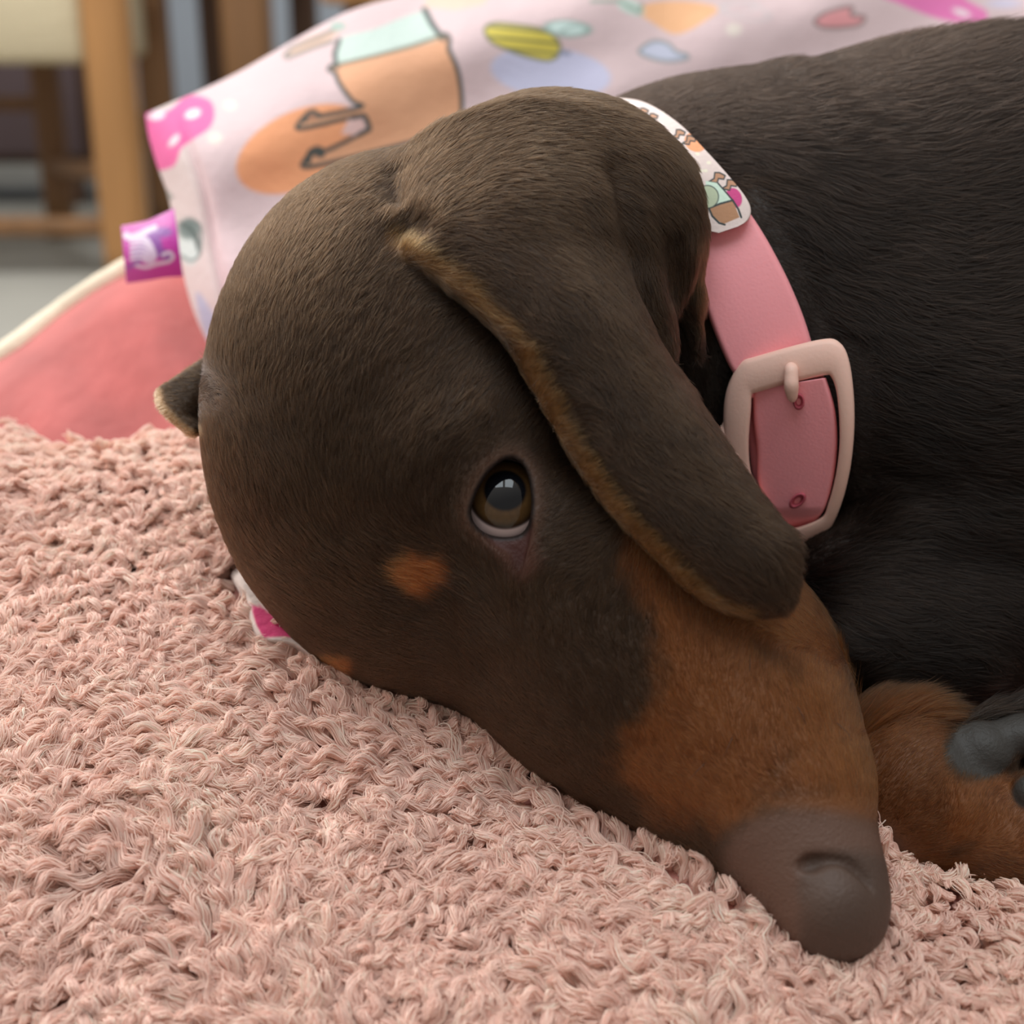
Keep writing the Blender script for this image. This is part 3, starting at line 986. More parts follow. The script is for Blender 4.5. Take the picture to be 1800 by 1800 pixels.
def coat(px, py, dd, nz=0.0):
    n = (noise2(px / 28, py / 28, 2, 3) - .5) + nz
    c = np.ones(px.shape + (3,)) * CHOC
    # cooler, darker torso
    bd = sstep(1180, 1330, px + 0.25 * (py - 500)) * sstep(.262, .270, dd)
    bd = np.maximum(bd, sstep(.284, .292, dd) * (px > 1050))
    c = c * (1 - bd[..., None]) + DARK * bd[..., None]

    def put(sd, colr, soft, amt=30):
        m = sstep(soft, -soft, sd + n * amt)[..., None]
        return c * (1 - m) + colr * m
    onear = (head_depth(px, py) - dd > .0018) & (px > 900) & (py > 600) & (py < 1110) & (dd < .25)
    c = put(np.where((dd < .275) & ~onear, poly_sd(px, py, MUZ), 99), TAN, 30, 50)
    # darker smudges on the muzzle side
    c = put(line_d(px, py, [(1330, 1140), (1400, 1180)]) - 8, TAN * .55, 16)
    c = put(line_d(px, py, [(1390, 1330), (1330, 1400), (1460, 1390)]) - 6, TAN * .6, 22)
    c = put(np.hypot((px - 745) / 50, (py - 1012) / 40) * 40 - 38, TAN * 1.9, 12, 24)
    c = put(np.where(dd < .30, np.hypot((px - 588) / 36, (py - 1176) / 20) * 20 - 18, 99), TAN * 1.9, 9, 12)
    # fore paw, its tan darkened to paint in the shadow on it
    pw = (px > 1440) & (py > 1225) & ((dd > .2575) | (px > 1566))
    c = put(np.where(pw, poly_sd(px, py, [(1440, 1200), (1640, 1235), (1670, 1300), (1670, 1500), (2100, 1330), (2100, 1700), (1440, 1600)]), 99), TAN * .72, 20, 0)
    c = put(np.where(pw, poly_sd(px, py, [(1660, 1370), (2100, 1350), (2100, 1560), (1660, 1480)]), 99), TAN * .95, 20, 30)
    c = put(np.where(dd > .2495, np.minimum(np.hypot((px - 1720) / 62, (py - 1318) / 53) * 55 - 55, np.minimum(np.where(dd < .2735, np.hypot((px - 1790) / 58, (py - 1288) / 38) * 40 - 40, 99), np.hypot((px - 1812) / 34, (py - 1392) / 31) * 32 - 32)), 99), PAD, 5, 4)
    # nose leather
    c = put(np.where(dd < .262, poly_sd(px, py, NOSE), 99), SKIN, 22, 20)
    c = put(np.where(dd < .262, poly_sd(px, py, FNOSE), 99), SKIN * np.array([.66, .74, .78]), 16, 8)
    # lids
    sdo = np.where(dd < EYE_C[2], poly_sd(px, py, OPEN), 999)
    n0 = n; n = n * 0
    c = put(sdo - 18, lin((84, 58, 44)), 20, 0)
    c = put(np.where(dd < EYE_C[2], poly_sd(px, py, smooth([(850, 935), (930, 930), (940, 1000), (915, 1030), (885, 1000)], 4, True)), 99), lin((86, 58, 48)), 16, 0)
    c = put(np.where(dd < EYE_C[2], poly_sd(px, py, TEAR) - 1, 99), lin((74, 40, 35)), 6, 0)
    c = put(sdo - 7, lin((30, 19, 16)), 4, 0)
    # pale ear edge
    n = n0
    c = put(np.where((dd < .262) & (onear | (py < 620)), line_d(px, py, EDGE) - 16, 99), lin((104, 74, 42)), 10, 12)
    c = put(np.where((dd > .27) & (px < 420), line_d(px, py, smooth([(276, 690), (282, 712), (310, 745), (350, 775)], 4)) - 9, 99), lin((170, 134, 96)), 6, 6)
    c = put(np.where((dd > .262), line_d(px, py, [(1245, 420), (1242, 500), (1240, 560)]) - 16, 99), lin((84, 60, 36)), 12, 14)
    return c


me = mesh_from('dog', vw, Q)
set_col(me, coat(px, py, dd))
m_skin = mat_('dog_coat', attr='tint', rough=0.55, spec=0.35, bump=(1400, 0.0002, (1, 1, 1)))
dog = empty('dog', W(1300, 1250, 0.32), 'chocolate and tan smooth-haired dachshund puppy lying with its head on the pink fleece', 'dog')
body = link('body', me, m_skin, dog)

# eye
ev = []
nth, nph = 160, 160
gaze = cc(889, 862, 0.2)  # direction towards the iris centre
g = W(888, 860, EYE[2] - EYE_R * 0.96) - to_world(EYE_C); g /= np.linalg.norm(g)
a1_ = np.cross(g, [0, 0, 1.0]); a1_ /= np.linalg.norm(a1_); a2_ = np.cross(a1_, g)
th = np.linspace(0, math.pi, nth); ph = np.linspace(0, 2 * math.pi, nph, endpoint=False)
TH, PH = np.meshgrid(th, ph, indexing='ij')
thi = math.asin(min(.99, 61 / 84)); thp = math.asin(36 / 84)
rad_ = EYE_R * (1 + 0.018 * np.exp(-(TH / (thi * .9)) ** 4))
ew = to_world(EYE_C) + rad_[..., None] * (np.cos(TH)[..., None] * g + np.sin(TH)[..., None] * (np.cos(PH)[..., None] * a1_ + np.sin(PH)[..., None] * a2_))
ecol = np.ones(TH.shape + (3,)) * lin((226, 200, 196))
fib = 0.85 + 0.3 * noise2(PH * 12, TH * 8, 4)
irisc = lin((84, 60, 34)) * fib[..., None]
m_ = sstep(thi + .03, thi - .03, TH)[..., None]; ecol = ecol * (1 - m_) + irisc * m_
m_ = (sstep(thi - .16, thi, TH) * sstep(thi + .06, thi, TH))[..., None]; ecol = ecol * (1 - m_ * .85) + lin((38, 24, 20)) * m_ * .85
m_ = sstep(thp + .05, thp - .05, TH)[..., None]; ecol = ecol * (1 - m_) + lin((12, 13, 18)) * m_
me = mesh_from('eyeball', ew.reshape(-1, 3), np.array([(i * nph + j, (i + 1) * nph + j, (i + 1) * nph + (j + 1) % nph, i * nph + (j + 1) % nph) for i in range(nth - 1) for j in range(nph)]))
set_col(me, ecol.reshape(-1, 3))
m_eye = mat_('wet_eye', attr='tint', rough=0.4, coat=1.0, spec=0.0)
o = link('eye', me, m_eye, dog)

# ------------------------------------------------------------------ ray tools on the dog
tri = np.concatenate([Q[:, [0, 1, 2]], Q[:, [0, 2, 3]]])
bvh = BVHTree.FromPolygons([tuple(v_) for v_ in vw], [tuple(int(i) for i in t_) for t_ in tri])


def ray_depth(px_, py_, default=None, start=0.02):
    dvec = FWD + (px_ - 900) / F * RIGHT + (900 - py_) / F * UP
    L_ = np.linalg.norm(dvec); u_ = dvec / L_
    h_ = bvh.ray_cast(Vector(CAM + u_ * start), Vector(u_))
    if h_[0] is None:
        return default, None
    return (np.array(h_[0]) - CAM) @ FWD, np.array(h_[1])


# ------------------------------------------------------------------ fur
def flow(px_, py_):
    K = np.array([
        (390, 800, -.1, -1), (420, 600, .25, -1), (470, 450, .4, -1), (560, 350, .8, -.6), (620, 420, .6, -.8), (500, 650, .2, -1), (600, 650, .3, -1), (700, 620, .5, -.85),
        (600, 850, 0, -1), (700, 850, .15, -1), (480, 900, -.3, -1), (520, 1080, -.9, -.5), (600, 1190, -1, -.35), (700, 1150, -1, -.45), (745, 1010, -1, -.25), (640, 1010, -.8, -.7),
        (850, 700, .5, -.8), (800, 780, .6, -.7), (760, 900, -.2, -1), (930, 760, .7, -.6), (985, 880, .8, -.5), (1000, 1000, .8, -.4), (960, 1100, -.2, -1), (850, 1120, -.8, -.7),
        (900, 1250, -.9, -.5), (1050, 1200, -.7, -.8), (1100, 1050, .2, -1), (1180, 1150, -.2, -1), (1200, 1300, -.6, -.8), (1300, 1200, .1, -1), (1400, 1250, -.2, -1), (1450, 1350, -.3, -1), (1350, 1400, -.7, -.8), (1200, 1430, -.8, -.5),
        (700, 320, .3, -1), (730, 260, .8, -.7), (800, 300, .9, -.5), (850, 200, 1, -.15), (960, 190, 1, 0), (1080, 230, 1, .3), (1180, 320, .7, .8), (900, 320, 1, .15), (1000, 420, .8, .6), (800, 430, .9, .3), (900, 480, .7, .7),
        (1050, 600, .55, .85), (1100, 760, .6, .85), (1200, 850, .7, .75), (1300, 970, .75, .7), (1370, 1040, .6, .8), (1150, 480, .4, .9), (1220, 480, .1, 1), (1200, 640, .3, 1), (1240, 740, .3, 1),
        (1150, 160, 1, -.4), (1300, 120, 1, -.25), (1500, 90, 1, -.12), (1750, 60, 1, -.05), (1300, 220, 1, .25), (1500, 220, 1, .05), (1700, 230, 1, -.1), (1360, 330, .9, .5), (1420, 420, .85, .55), (1550, 400, 1, .2), (1750, 380, 1, -.15),
        (1500, 560, .9, .45), (1650, 560, 1, .1), (1780, 560, 1, -.1), (1550, 720, 1, .25), (1700, 760, 1, .05), (1520, 880, 1, -.1), (1650, 930, 1, .15), (1780, 950, 1, .2), (1450, 1000, 1, .1), (1500, 1080, 1, .35), (1620, 1100, 1, .25), (1750, 1120, 1, .35), (1600, 1180, 1, .3),
        (1560, 1270, .7, -.4), (1580, 1400, .6, -.7), (1620, 1500, .8, -.3), (1700, 1440, .35, -.9), (1770, 1440, .5, -.8), (1750, 1520, .9, .1), (310, 710, -1, .2), (345, 700, -1, .15)])
    ox = np.zeros(len(px_)); oy = np.zeros(len(px_)); ws = np.zeros(len(px_))
    for kx, ky, vx, vy in K:
        n_ = math.hypot(vx, vy)
        w_ = 1.0 / (((px_ - kx) ** 2 + (py_ - ky) ** 2) + 900.0) ** 1.6
        ox += w_ * vx / n_; oy += w_ * vy / n_; ws += w_
    m__ = np.hypot(ox, oy) + 1e-12
    return ox / m__, oy / m__


if FUR:
    T0, T1, T2 = vw[tri[:, 0]], vw[tri[:, 1]], vw[tri[:, 2]]
    fn = np.cross(T1 - T0, T2 - T0); ar = np.linalg.norm(fn, axis=1) / 2
    fn = fn / np.maximum(ar * 2, 1e-15)[:, None]
    ctr = (T0 + T1 + T2) / 3
    vdir = ctr - CAM; vdir /= np.linalg.norm(vdir, axis=1)[:, None]
    facing = -(fn * vdir).sum(1)
    cpx, cpy, cd = to_px(ctr)
    dens = np.where(facing > -0.35, 1.0, 0.04) * ((cpx > -100) & (cpx < 1960) & (cpy > -60) & (cpy < 1860))
    dens = dens * np.where((cd > .34) & (facing < 0.1), 0.3, 1)
    p = ar * dens; p /= p.sum()
    NH = int(780000 * FUR_DENS)
    ti = rng.choice(len(tri), NH, p=p)
    r1 = np.sqrt(rng.random(NH)); r2 = rng.random(NH)
    root = T0[ti] * (1 - r1)[:, None] + T1[ti] * (r1 * (1 - r2))[:, None] + T2[ti] * (r1 * r2)[:, None]
    # smooth normals from vertices
    vn = np.zeros_like(vw)
    for c_ in range(3):
        np.add.at(vn, tri[:, c_], fn * ar[:, None])
    vn /= np.maximum(np.linalg.norm(vn, axis=1), 1e-15)[:, None]
    nn = vn[tri[ti, 0]] * (1 - r1)[:, None] + vn[tri[ti, 1]] * (r1 * (1 - r2))[:, None] + vn[tri[ti, 2]] * (r1 * r2)[:, None]
    nn /= np.linalg.norm(nn, axis=1)[:, None]
    hx, hy, hd = to_px(root)
    keep = np.ones(NH, bool)
    keep &= ~((poly_sd(hx, hy, OPEN) < 11) & (hd < EYE_C[2] + .002))
    keep &= ~((poly_sd(hx, hy, TEAR) < 3) & (hd < EYE_C[2] + .002))
    sdn = np.where(hd < .262, poly_sd(hx, hy, NOSE), 99)
    keep &= sdn > -25 + 25 * rng.random(NH)
    isp = np.minimum(np.hypot((hx - 1722) / 62, (hy - 1318) / 53), np.minimum(np.where(hd < .2735, np.hypot((hx - 1790) / 58, (hy - 1288) / 38), 9), np.hypot((hx - 1812) / 34, (hy - 1392) / 31)))
    keep &= ~((isp < 0.97) & (hd > .2495))
    root, nn, hx, hy, hd, sdn = root[keep], nn[keep], hx[keep], hy[keep], hd[keep], sdn[keep]
    N_ = len(root)
    vx, vy = flow(hx, hy)
    # wavering of the lie of the coat
    wv_ = (noise2(hx / 45, hy / 45, 12, 2) - .5) * 0.9 + rng.normal(0, .10, N_)
    vx, vy = vx * np.cos(wv_) - vy * np.sin(wv_), vx * np.sin(wv_) + vy * np.cos(wv_)
    tdir = vx[:, None] * RIGHT - vy[:, None] * UP
    tdir = tdir - (tdir * nn).sum(1)[:, None] * nn
    tl = np.linalg.norm(tdir, axis=1)[:, None]
    tdir /= np.maximum(tl, .25)
    isbody = sstep(1230, 1330, hx + 0.2 * (hy - 500)) * sstep(.262, .268, hd)
    paw = ((hx > 1480) & (hy > 1230) & (hd > .2595) & (isbody > .5)).astype(float) * sstep(1215, 1260, hy)
    face = sstep(1000, 1150, hy) * (1 - isbody) * (1 - paw)
    length = 0.0031 + 0.0042 * isbody - 0.0013 * face + 0.0016 * paw
    length *= 1 - 0.6 * sstep(90, 15, poly_sd(hx, hy, OPEN)) * (hd < .262)
    length *= 1 - 0.7 * sstep(45, 0, sdn)
    length *= (0.7 + 0.6 * rng.random(N_)) * (0.8 + 0.4 * noise2(hx / 20, hy / 20, 15, 2))
    length *= 1 - .55 * ((hx < 366) & (hd > .283) & (hy > 600) & (hy < 790))
    cpoly = smooth([(1040, 160), (1150, 165), (1250, 245), (1335, 355), (1400, 470), (1445, 585), (1500, 590), (1520, 720), (1500, 900), (1450, 965), (1390, 985), (1240, 760), (1220, 520)], 4, True)
    length *= 1 - .8 * (sstep(25, 0, poly_sd(hx, hy, cpoly)) * (hd > .262) * (isbody > .3))
    lift = 0.10 + 0.10 * rng.random(N_) + 0.12 * paw
    K_ = 4
    tt = np.linspace(0, 1, K_)
    pts = np.zeros((N_, K_, 3))
    side = np.cross(nn, tdir)
    bend = rng.normal(0, .10, N_)
    for k in range(K_):
        t = tt[k]
        pts[:, k] = root + tdir * (length * t)[:, None] + nn * (length * lift * np.sin(t * 1.7))[:, None] + side * (length * bend * t * t)[:, None] - nn * 0.00008
    rad0 = 0.000038 * (0.7 + 0.5 * rng.random(N_)) * (1 + .25 * isbody)
    radii = rad0[:, None] * np.array([1.0, .9, .65, .12])
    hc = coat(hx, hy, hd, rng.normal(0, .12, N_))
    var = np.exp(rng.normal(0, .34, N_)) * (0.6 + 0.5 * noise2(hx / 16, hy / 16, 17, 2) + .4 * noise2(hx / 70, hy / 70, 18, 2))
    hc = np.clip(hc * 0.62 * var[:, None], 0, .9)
    m_fur = bpy.data.materials.new('fur'); m_fur.use_nodes = True
    nt = m_fur.node_tree; nt.nodes.clear()
    out = nt.nodes.new('ShaderNodeOutputMaterial'); hb = nt.nodes.new('ShaderNodeBsdfHairPrincipled')
    hb.parametrization = 'COLOR'
    at_ = nt.nodes.new('ShaderNodeAttribute'); at_.attribute_name = 'tint'
    nt.links.new(at_.outputs['Color'], hb.inputs['Color'])
    hb.inputs['Roughness'].default_value = 0.42
    hb.inputs['Radial Roughness'].default_value = 0.55
    hb.inputs['IOR'].default_value = 1.36
    hb.inputs['Random Roughness'].default_value = 0.3
    nt.links.new(hb.outputs[0], out.inputs['Surface'])
    hair_object('fur', pts, radii, hc, m_fur, dog)
    wsk = [(1318, 1150, 2, 62, .008), (1290, 1290, -20, 46, .006), (1360, 1300, 14, 50, .006), (1400, 1240, 30, 44, .006), (1470, 1270, 42, 30, .006), (1240, 1340, -34, 36, .005), (760, 985, -30, -46, .006), (735, 975, -44, -34, .005)]
    wp = []
    for wx, wy, ddx, ddy, up_ in wsk:
        d0, n0_ = ray_depth(wx, wy)
        a_ = W(wx, wy, d0); b_ = W(wx + ddx, wy + ddy, d0 - up_ * .4)
        wp.append([a_ * (1 - t) + b_ * t + n0_ * (-.0016 * t * t) for t in np.linspace(0, 1, 7)])
    wo = hair_object('whiskers', np.array(wp), np.tile(np.linspace(.00009, .00001, 7), (len(wp), 1)), np.tile(lin((40, 28, 20)), (len(wp), 1)), m_fur, dog)
    wo['kind'] = 'stuff'
    print('fur', N_)

# ------------------------------------------------------------------ sherpa pile
NT = 15500
qi = np.arange(NT)
qx = ((qi * 0.7548776662466927) % 1) * 2500 - 350
cv = (qi * 0.5698402909980532) % 1
ia, ib = 1.908 + 0.0014 * 770, 1.908 + 0.0014 * 2250
qy = ((ia ** -2 + cv * (ib ** -2 - ia ** -2)) ** -0.5 - 1.908) / 0.0014
qx = qx + rng.normal(0, 6, NT); qy = qy + rng.normal(0, 6, NT)
okk = (qy > bl_top(qx) - 3) & ~((poly_sd(qx, qy, [(412, 1000), (440, 1102), (474, 1126), (560, 1150), (640, 1110), (480, 980)]) < 0))
qx, qy = qx[okk], qy[okk]
ok = np.ones(len(qx), bool)
for i in range(len(qx)):
    if -50 < qx[i] < 1850 and qy[i] < 1850:
        rd, _ = ray_depth(qx[i], qy[i])
        if rd is not None and rd < blanket_d(qx[i], qy[i]) - 0.002:
            # hidden under the dog: keep only near the edge
            hit = False
            for ddx, ddy in ((-45, 20), (0, 50), (45, 30), (-30, 45)):
                r3, _ = ray_depth(qx[i] + ddx, qy[i] + ddy)
                if r3 is None or r3 > blanket_d(qx[i] + ddx, qy[i] + ddy):
                    hit = True
            ok[i] = hit
qx, qy = qx[ok], qy[ok]
NTf = len(qx)
print('tufts', NTf)
e = 2.0


def bl_frame(x_, y_):
    p0 = W(x_, y_, blanket_d(x_, y_)); p1 = W(x_ + e, y_, blanket_d(x_ + e, y_)); p2 = W(x_, y_ - e, blanket_d(x_, y_ - e))
    tx = p1 - p0; tx /= np.linalg.norm(tx, axis=-1)[..., None]
    n_ = np.cross(tx, p2 - p0); n_ /= np.linalg.norm(n_, axis=-1)[..., None]
    ty_ = np.cross(n_, tx)
    return p0, tx, ty_, n_


p0, tx, ty_, nb = bl_frame(qx, qy)
# lie of the pile, in the plane of the cloth
ang0 = 2 * math.pi * (noise2(qx / 210, qy / 210, 40, 2) - .5) * 1.1 + math.radians(190) + rng.normal(0, .40, NTf)
CON = [(560, 1205), (700, 1255), (900, 1335), (1060, 1425), (1250, 1545), (1350, 1605), (1450, 1665)]
nearc = line_d(qx, qy, CON) < 42
ang0 = np.where(nearc, math.radians(62) + rng.normal(0, .45, NTf), ang0)
dirv = np.cos(ang0)[:, None] * tx + np.sin(ang0)[:, None] * ty_
sidev = np.cross(nb, dirv)
K_ = 9
tt = np.linspace(0, 1, K_)
Lt = 0.0110 * (0.6 + 0.75 * rng.random(NTf))
curl = rng.normal(0, 1.0, NTf); ph0 = rng.random(NTf) * 6.28
wav = 0.0009 * (0.6 + 0.9 * rng.random(NTf)); fr = 1.0 + 0.9 * rng.random(NTf)
hgt = 0.0016 + 0.0030 * rng.random(NTf)
hgt = np.where(nearc, 0.0034 + 0.0025 * rng.random(NTf), hgt); Lt = np.where(nearc, Lt * .62, Lt)
cen = np.zeros((NTf, K_, 3))
for k, t in enumerate(tt):
    fwd_ = Lt * (t - .18 * np.maximum(t - .7, 0) / .3 * .5)
    lat = wav * np.sin(fr * 6.28 * t + ph0) * (0.3 + t) + curl * 0.0011 * t * t
    up_ = hgt * np.sin(np.minimum(t * 1.9, 2.6)) + 0.0010 * np.cos(fr * 6.28 * t + ph0) * t + 0.0004
    cen[:, k] = p0 + dirv * fwd_[:, None] + sidev * lat[:, None] + nb * up_[:, None]
NS = 36
cr = 0.00108 * (0.65 + 0.6 * rng.random(NTf))
prof_ = np.array([.75, .95, 1.05, 1.1, 1.08, 1.0, .85, .6, .25])
strands = np.zeros((NTf, NS, K_, 3)); rads = np.zeros((NTf, NS, K_))
for s_ in range(NS):
    core = s_ < 5
    a0_ = rng.random(NTf) * 6.28 if not core else np.full(NTf, s_ * 6.28 / 5); tw = rng.normal(.8, .5, NTf); rr_ = 0.75 + 0.3 * rng.random(NTf) if not core else np.full(NTf, .45)
    cut_ = 1 - .16 * rng.random(NTf) - (.06 if core else 0)
    fz = (rng.random(NTf) < .12) & (not core)
    for k, t in enumerate(tt):
        a_ = a0_ + tw * t * 3.0
        r_ = cr * rr_ * prof_[k] * np.where(fz, 1 + 1.2 * t, 1)
        strands[:, s_, k] = cen[:, k] + sidev * (r_ * np.cos(a_))[:, None] + nb * (r_ * np.sin(a_) * .8)[:, None] + dirv * (-(1 - cut_) * Lt * t)[:, None]
        rads[:, s_, k] = (cr * .52 if core else 0.00012) * [1, 1, 1, 1, 1, .95, .8, .55, .2][k]
tc_ = lin((249, 216, 202)) * np.exp(rng.normal(0, .09, (NTf, NS)))[..., None]
tc_[:, :5] *= np.array([.93, .86, .85])
tc_ = tc_ * (0.9 + 0.2 * noise2(qx / 90, qy / 90, 50, 2))[:, None, None]
m_pile = mat_('rose_fleece_pile', attr='tint', rough=0.6, spec=0.25, transl=0.28)
o = hair_object('fleece_pile', strands.reshape(-1, K_, 3), rads.reshape(-1, K_), np.clip(tc_.reshape(-1, 3), 0, .95), m_pile, blk)
o['kind'] = 'stuff'

# ------------------------------------------------------------------ collar
m_strap = mat_('pink_silicone', (255, 164, 171), 0.5, spec=0.4, bump=(1500, 0.00006, (1, 1, 1)), sss=0.15)
m_buckle = mat_('blush_plastic', (244, 200, 184), 0.48, spec=0.4, bump=(1500, 0.00005, (1, 1, 1)), sss=0.1)
collar = empty('dog_collar', W(1380, 700, 0.29), 'pink rubber dog collar with a blush buckle and printed sleeve around the dog\'s neck', 'collar')


def neck_depth(px_, py_):
    return trace(TORSO, px_, py_)


fx_, fy_ = np.meshgrid(np.linspace(1285, 1490, 12), np.linspace(620, 940, 16), indexing='ij')
nd_ = neck_depth(fx_, fy_)
An = lambda x_, y_: np.stack([np.ones(np.shape(x_)), (x_ - 1390) / 100, (y_ - 780) / 100, ((x_ - 1390) / 100) ** 2, ((y_ - 780) / 100) ** 2], -1)
NC = np.linalg.lstsq(An(fx_.ravel(), fy_.ravel()), nd_.ravel(), rcond=None)[0]
print('neck fit', NC, nd_.min(), nd_.max())
neck_fit = lambda x_, y_: An(np.asarray(x_, float), np.asarray(y_, float)) @ NC


def smooth_depth(PX, PY, passes=14):
    Dm = np.zeros(PX.shape)
    Dm = neck_depth(PX, PY) - 0.0006
    for _ in range(3):
        Pd = np.pad(Dm, 1, mode='edge')
        Dm = np.minimum((Pd[1:-1, :-2] + Pd[1:-1, 2:] + Pd[:-2, 1:-1] + Pd[2:, 1:-1]) / 4, Dm + 0.0005)
    return Dm


def strip(name, left, right, nL, nW, lift, thick, mat, parent, colr=None, roundw=0.0, dep=None):
    Lp = arc_eval(smooth(left, 8), np.linspace(0, 1, nL)); Rp = arc_eval(smooth(right, 8), np.linspace(0, 1, nL))
    w_ = np.linspace(0, 1, nW)
    PX = Lp[:, None, 0] * (1 - w_) + Rp[:, None, 0] * w_; PY = Lp[:, None, 1] * (1 - w_) + Rp[:, None, 1] * w_
    cs = max(1, nL // 40), max(1, nW // 12)
    if dep is None:
        li = np.unique(np.r_[np.arange(0, nL, cs[0]), nL - 1]); wi = np.unique(np.r_[np.arange(0, nW, cs[1]), nW - 1])
        Dc = smooth_depth(PX[np.ix_(li, wi)], PY[np.ix_(li, wi)])
        tmp = np.array([np.interp(np.arange(nW), wi, r_) for r_ in Dc])
        Dm = np.array([np.interp(np.arange(nL), li, tmp[:, j]) for j in range(nW)]).T
    else:
        Dm = dep(PX, PY)
    edge = np.minimum(w_, 1 - w_)
    rd_ = roundw * (1 - np.sqrt(np.clip(1 - (1 - np.clip(edge / 0.06, 0, 1)) ** 2, 0, 1)))
    Df_ = Dm - lift - thick + rd_[None]
    Db_ = Dm - lift - rd_[None] * .2
    f__ = W(PX, PY, Df_); b__ = W(PX, PY, Db_)
    n1 = nL * nW
    r_ = np.array([i * nW for i in range(nL)] + [(nL - 1) * nW + j for j in range(1, nW)] + [i * nW + nW - 1 for i in range(nL - 2, -1, -1)] + [j for j in range(nW - 2, 0, -1)])
    rn_ = np.roll(r_, -1)
    me_ = mesh_from(name, np.concatenate([f__.reshape(-1, 3), b__.reshape(-1, 3)]), np.concatenate([grid_faces(nL, nW), grid_faces(nL, nW, off=n1)[:, ::-1], np.stack([rn_, r_, r_ + n1, rn_ + n1], -1)]))
    if colr is not None:
        c_ = colr(PX, PY); set_col(me_, np.tile(c_.reshape(-1, 3), (2, 1)))
    o_ = link(name, me_, mat, parent)
    return o_, (PX, PY, Df_)


strapL = [(1060, 235), (1140, 330), (1195, 430), (1232, 520), (1258, 590), (1285, 650), (1320, 700)]
strapR = [(1150, 190), (1240, 275), (1322, 380), (1372, 465), (1408, 545), (1432, 620), (1450, 690)]
strip('strap', strapL, strapR, 160, 40, 0.0008, 0.0026, m_strap, collar, roundw=0.0014)
m_sleeve = mat_('printed_neoprene', attr='tint', rough=0.7, bump=(1200, 0.0001, (1, 1, 1)))


def sleeve_col(PX, PY):
    global X, Y, B_
    X, Y = PX, PY
    B_ = lin((232, 212, 206)) * np.ones(PX.shape + (3,))
    BL = (44, 56, 58)
    for (cx, cy) in [(1226, 270), (1246, 286), (1240, 300), (1232, 300), (1164, 200)]:
        paint(ell(cx, cy, 4, 3), (244, 236, 214), 1.5)
    paint(ell(1222, 250, 20, 16, 30), (246, 166, 118), 1.2)
    paint(ell(1290, 348, 14, 18, -20), (214, 70, 138), 1.0)
    paint(poly_sd(X, Y, [(1100, 194), (1118, 194), (1148, 214), (1120, 214)]), (240, 160, 158), 1)
    paint(poly_sd(X, Y, [(1076, 180), (1100, 179), (1112, 188), (1085, 190)]), (206, 212, 150), 1.2)
    for k in range(5):
        paint(line_d(X, Y, [(1080 + 6 * k, 178), (1084 + 6 * k, 189)]) - 1.0, BL, 1)
    for (bx0, by0, sc_) in [(1118, 192, .8), (1180, 230, .9), (1246, 306, 1.05)]:
        for q_ in range(2):
            ox_, oy_ = bx0 + q_ * 21 * sc_, by0 + q_ * 12 * sc_
            leg = np.array([(0, 10), (7, 6), (8, -2), (14, -2), (22, 2), (20, 7), (13, 6), (11, 12)]) * sc_ * 1.25 + (ox_, oy_)
            paint(poly_sd(X, Y, leg), (190, 140, 108), .8); paint(line_d(X, Y, np.vstack([leg, leg[:1]])) - 1.3, BL, .8)
    paint(poly_sd(X, Y, [(1240, 318), (1262, 322), (1275, 338), (1286, 352), (1262, 360), (1245, 366)]), (214, 236, 218), 1)
    paint(poly_sd(X, Y, [(1246, 366), (1288, 352), (1300, 382), (1272, 394), (1254, 384)]), (186, 136, 100), 1)
    paint(line_d(X, Y, [(1246, 366), (1266, 358), (1288, 352), (1298, 368), (1303, 382)]) - 1.8, BL, .8)
    paint(line_d(X, Y, [(1246, 366), (1252, 380), (1264, 392), (1274, 395)]) - 1.8, BL, .8)
    paint(line_d(X, Y, [(1262, 322), (1276, 338), (1288, 352)]) - 1.4, BL, .8)
    paint(ell(1243, 346, 20, 20), (190, 200, 170), 1); paint(np.abs(ell(1243, 346, 20, 20)) - .9, BL, .8)
    return B_


slL = [(985, 225), (1080, 290), (1160, 360), (1205, 400), (1235, 412)]
slR = [(1060, 171), (1128, 178), (1190, 214), (1244, 268), (1292, 322), (1318, 360)]
# rounded end: build as a strip whose last rows taper
slL = [(1010, 235), (1060, 270), (1130, 325), (1180, 370), (1225, 400), (1262, 410)]
slR = [(1060, 171), (1128, 178), (1190, 214), (1244, 268), (1292, 322), (1314, 352), (1320, 372), (1314, 388), (1298, 398)]
strip('printed_sleeve', slL, slR, 260, 200, 0.0034, 0.0032, m_sleeve, collar, colr=sleeve_col, roundw=0.0006)


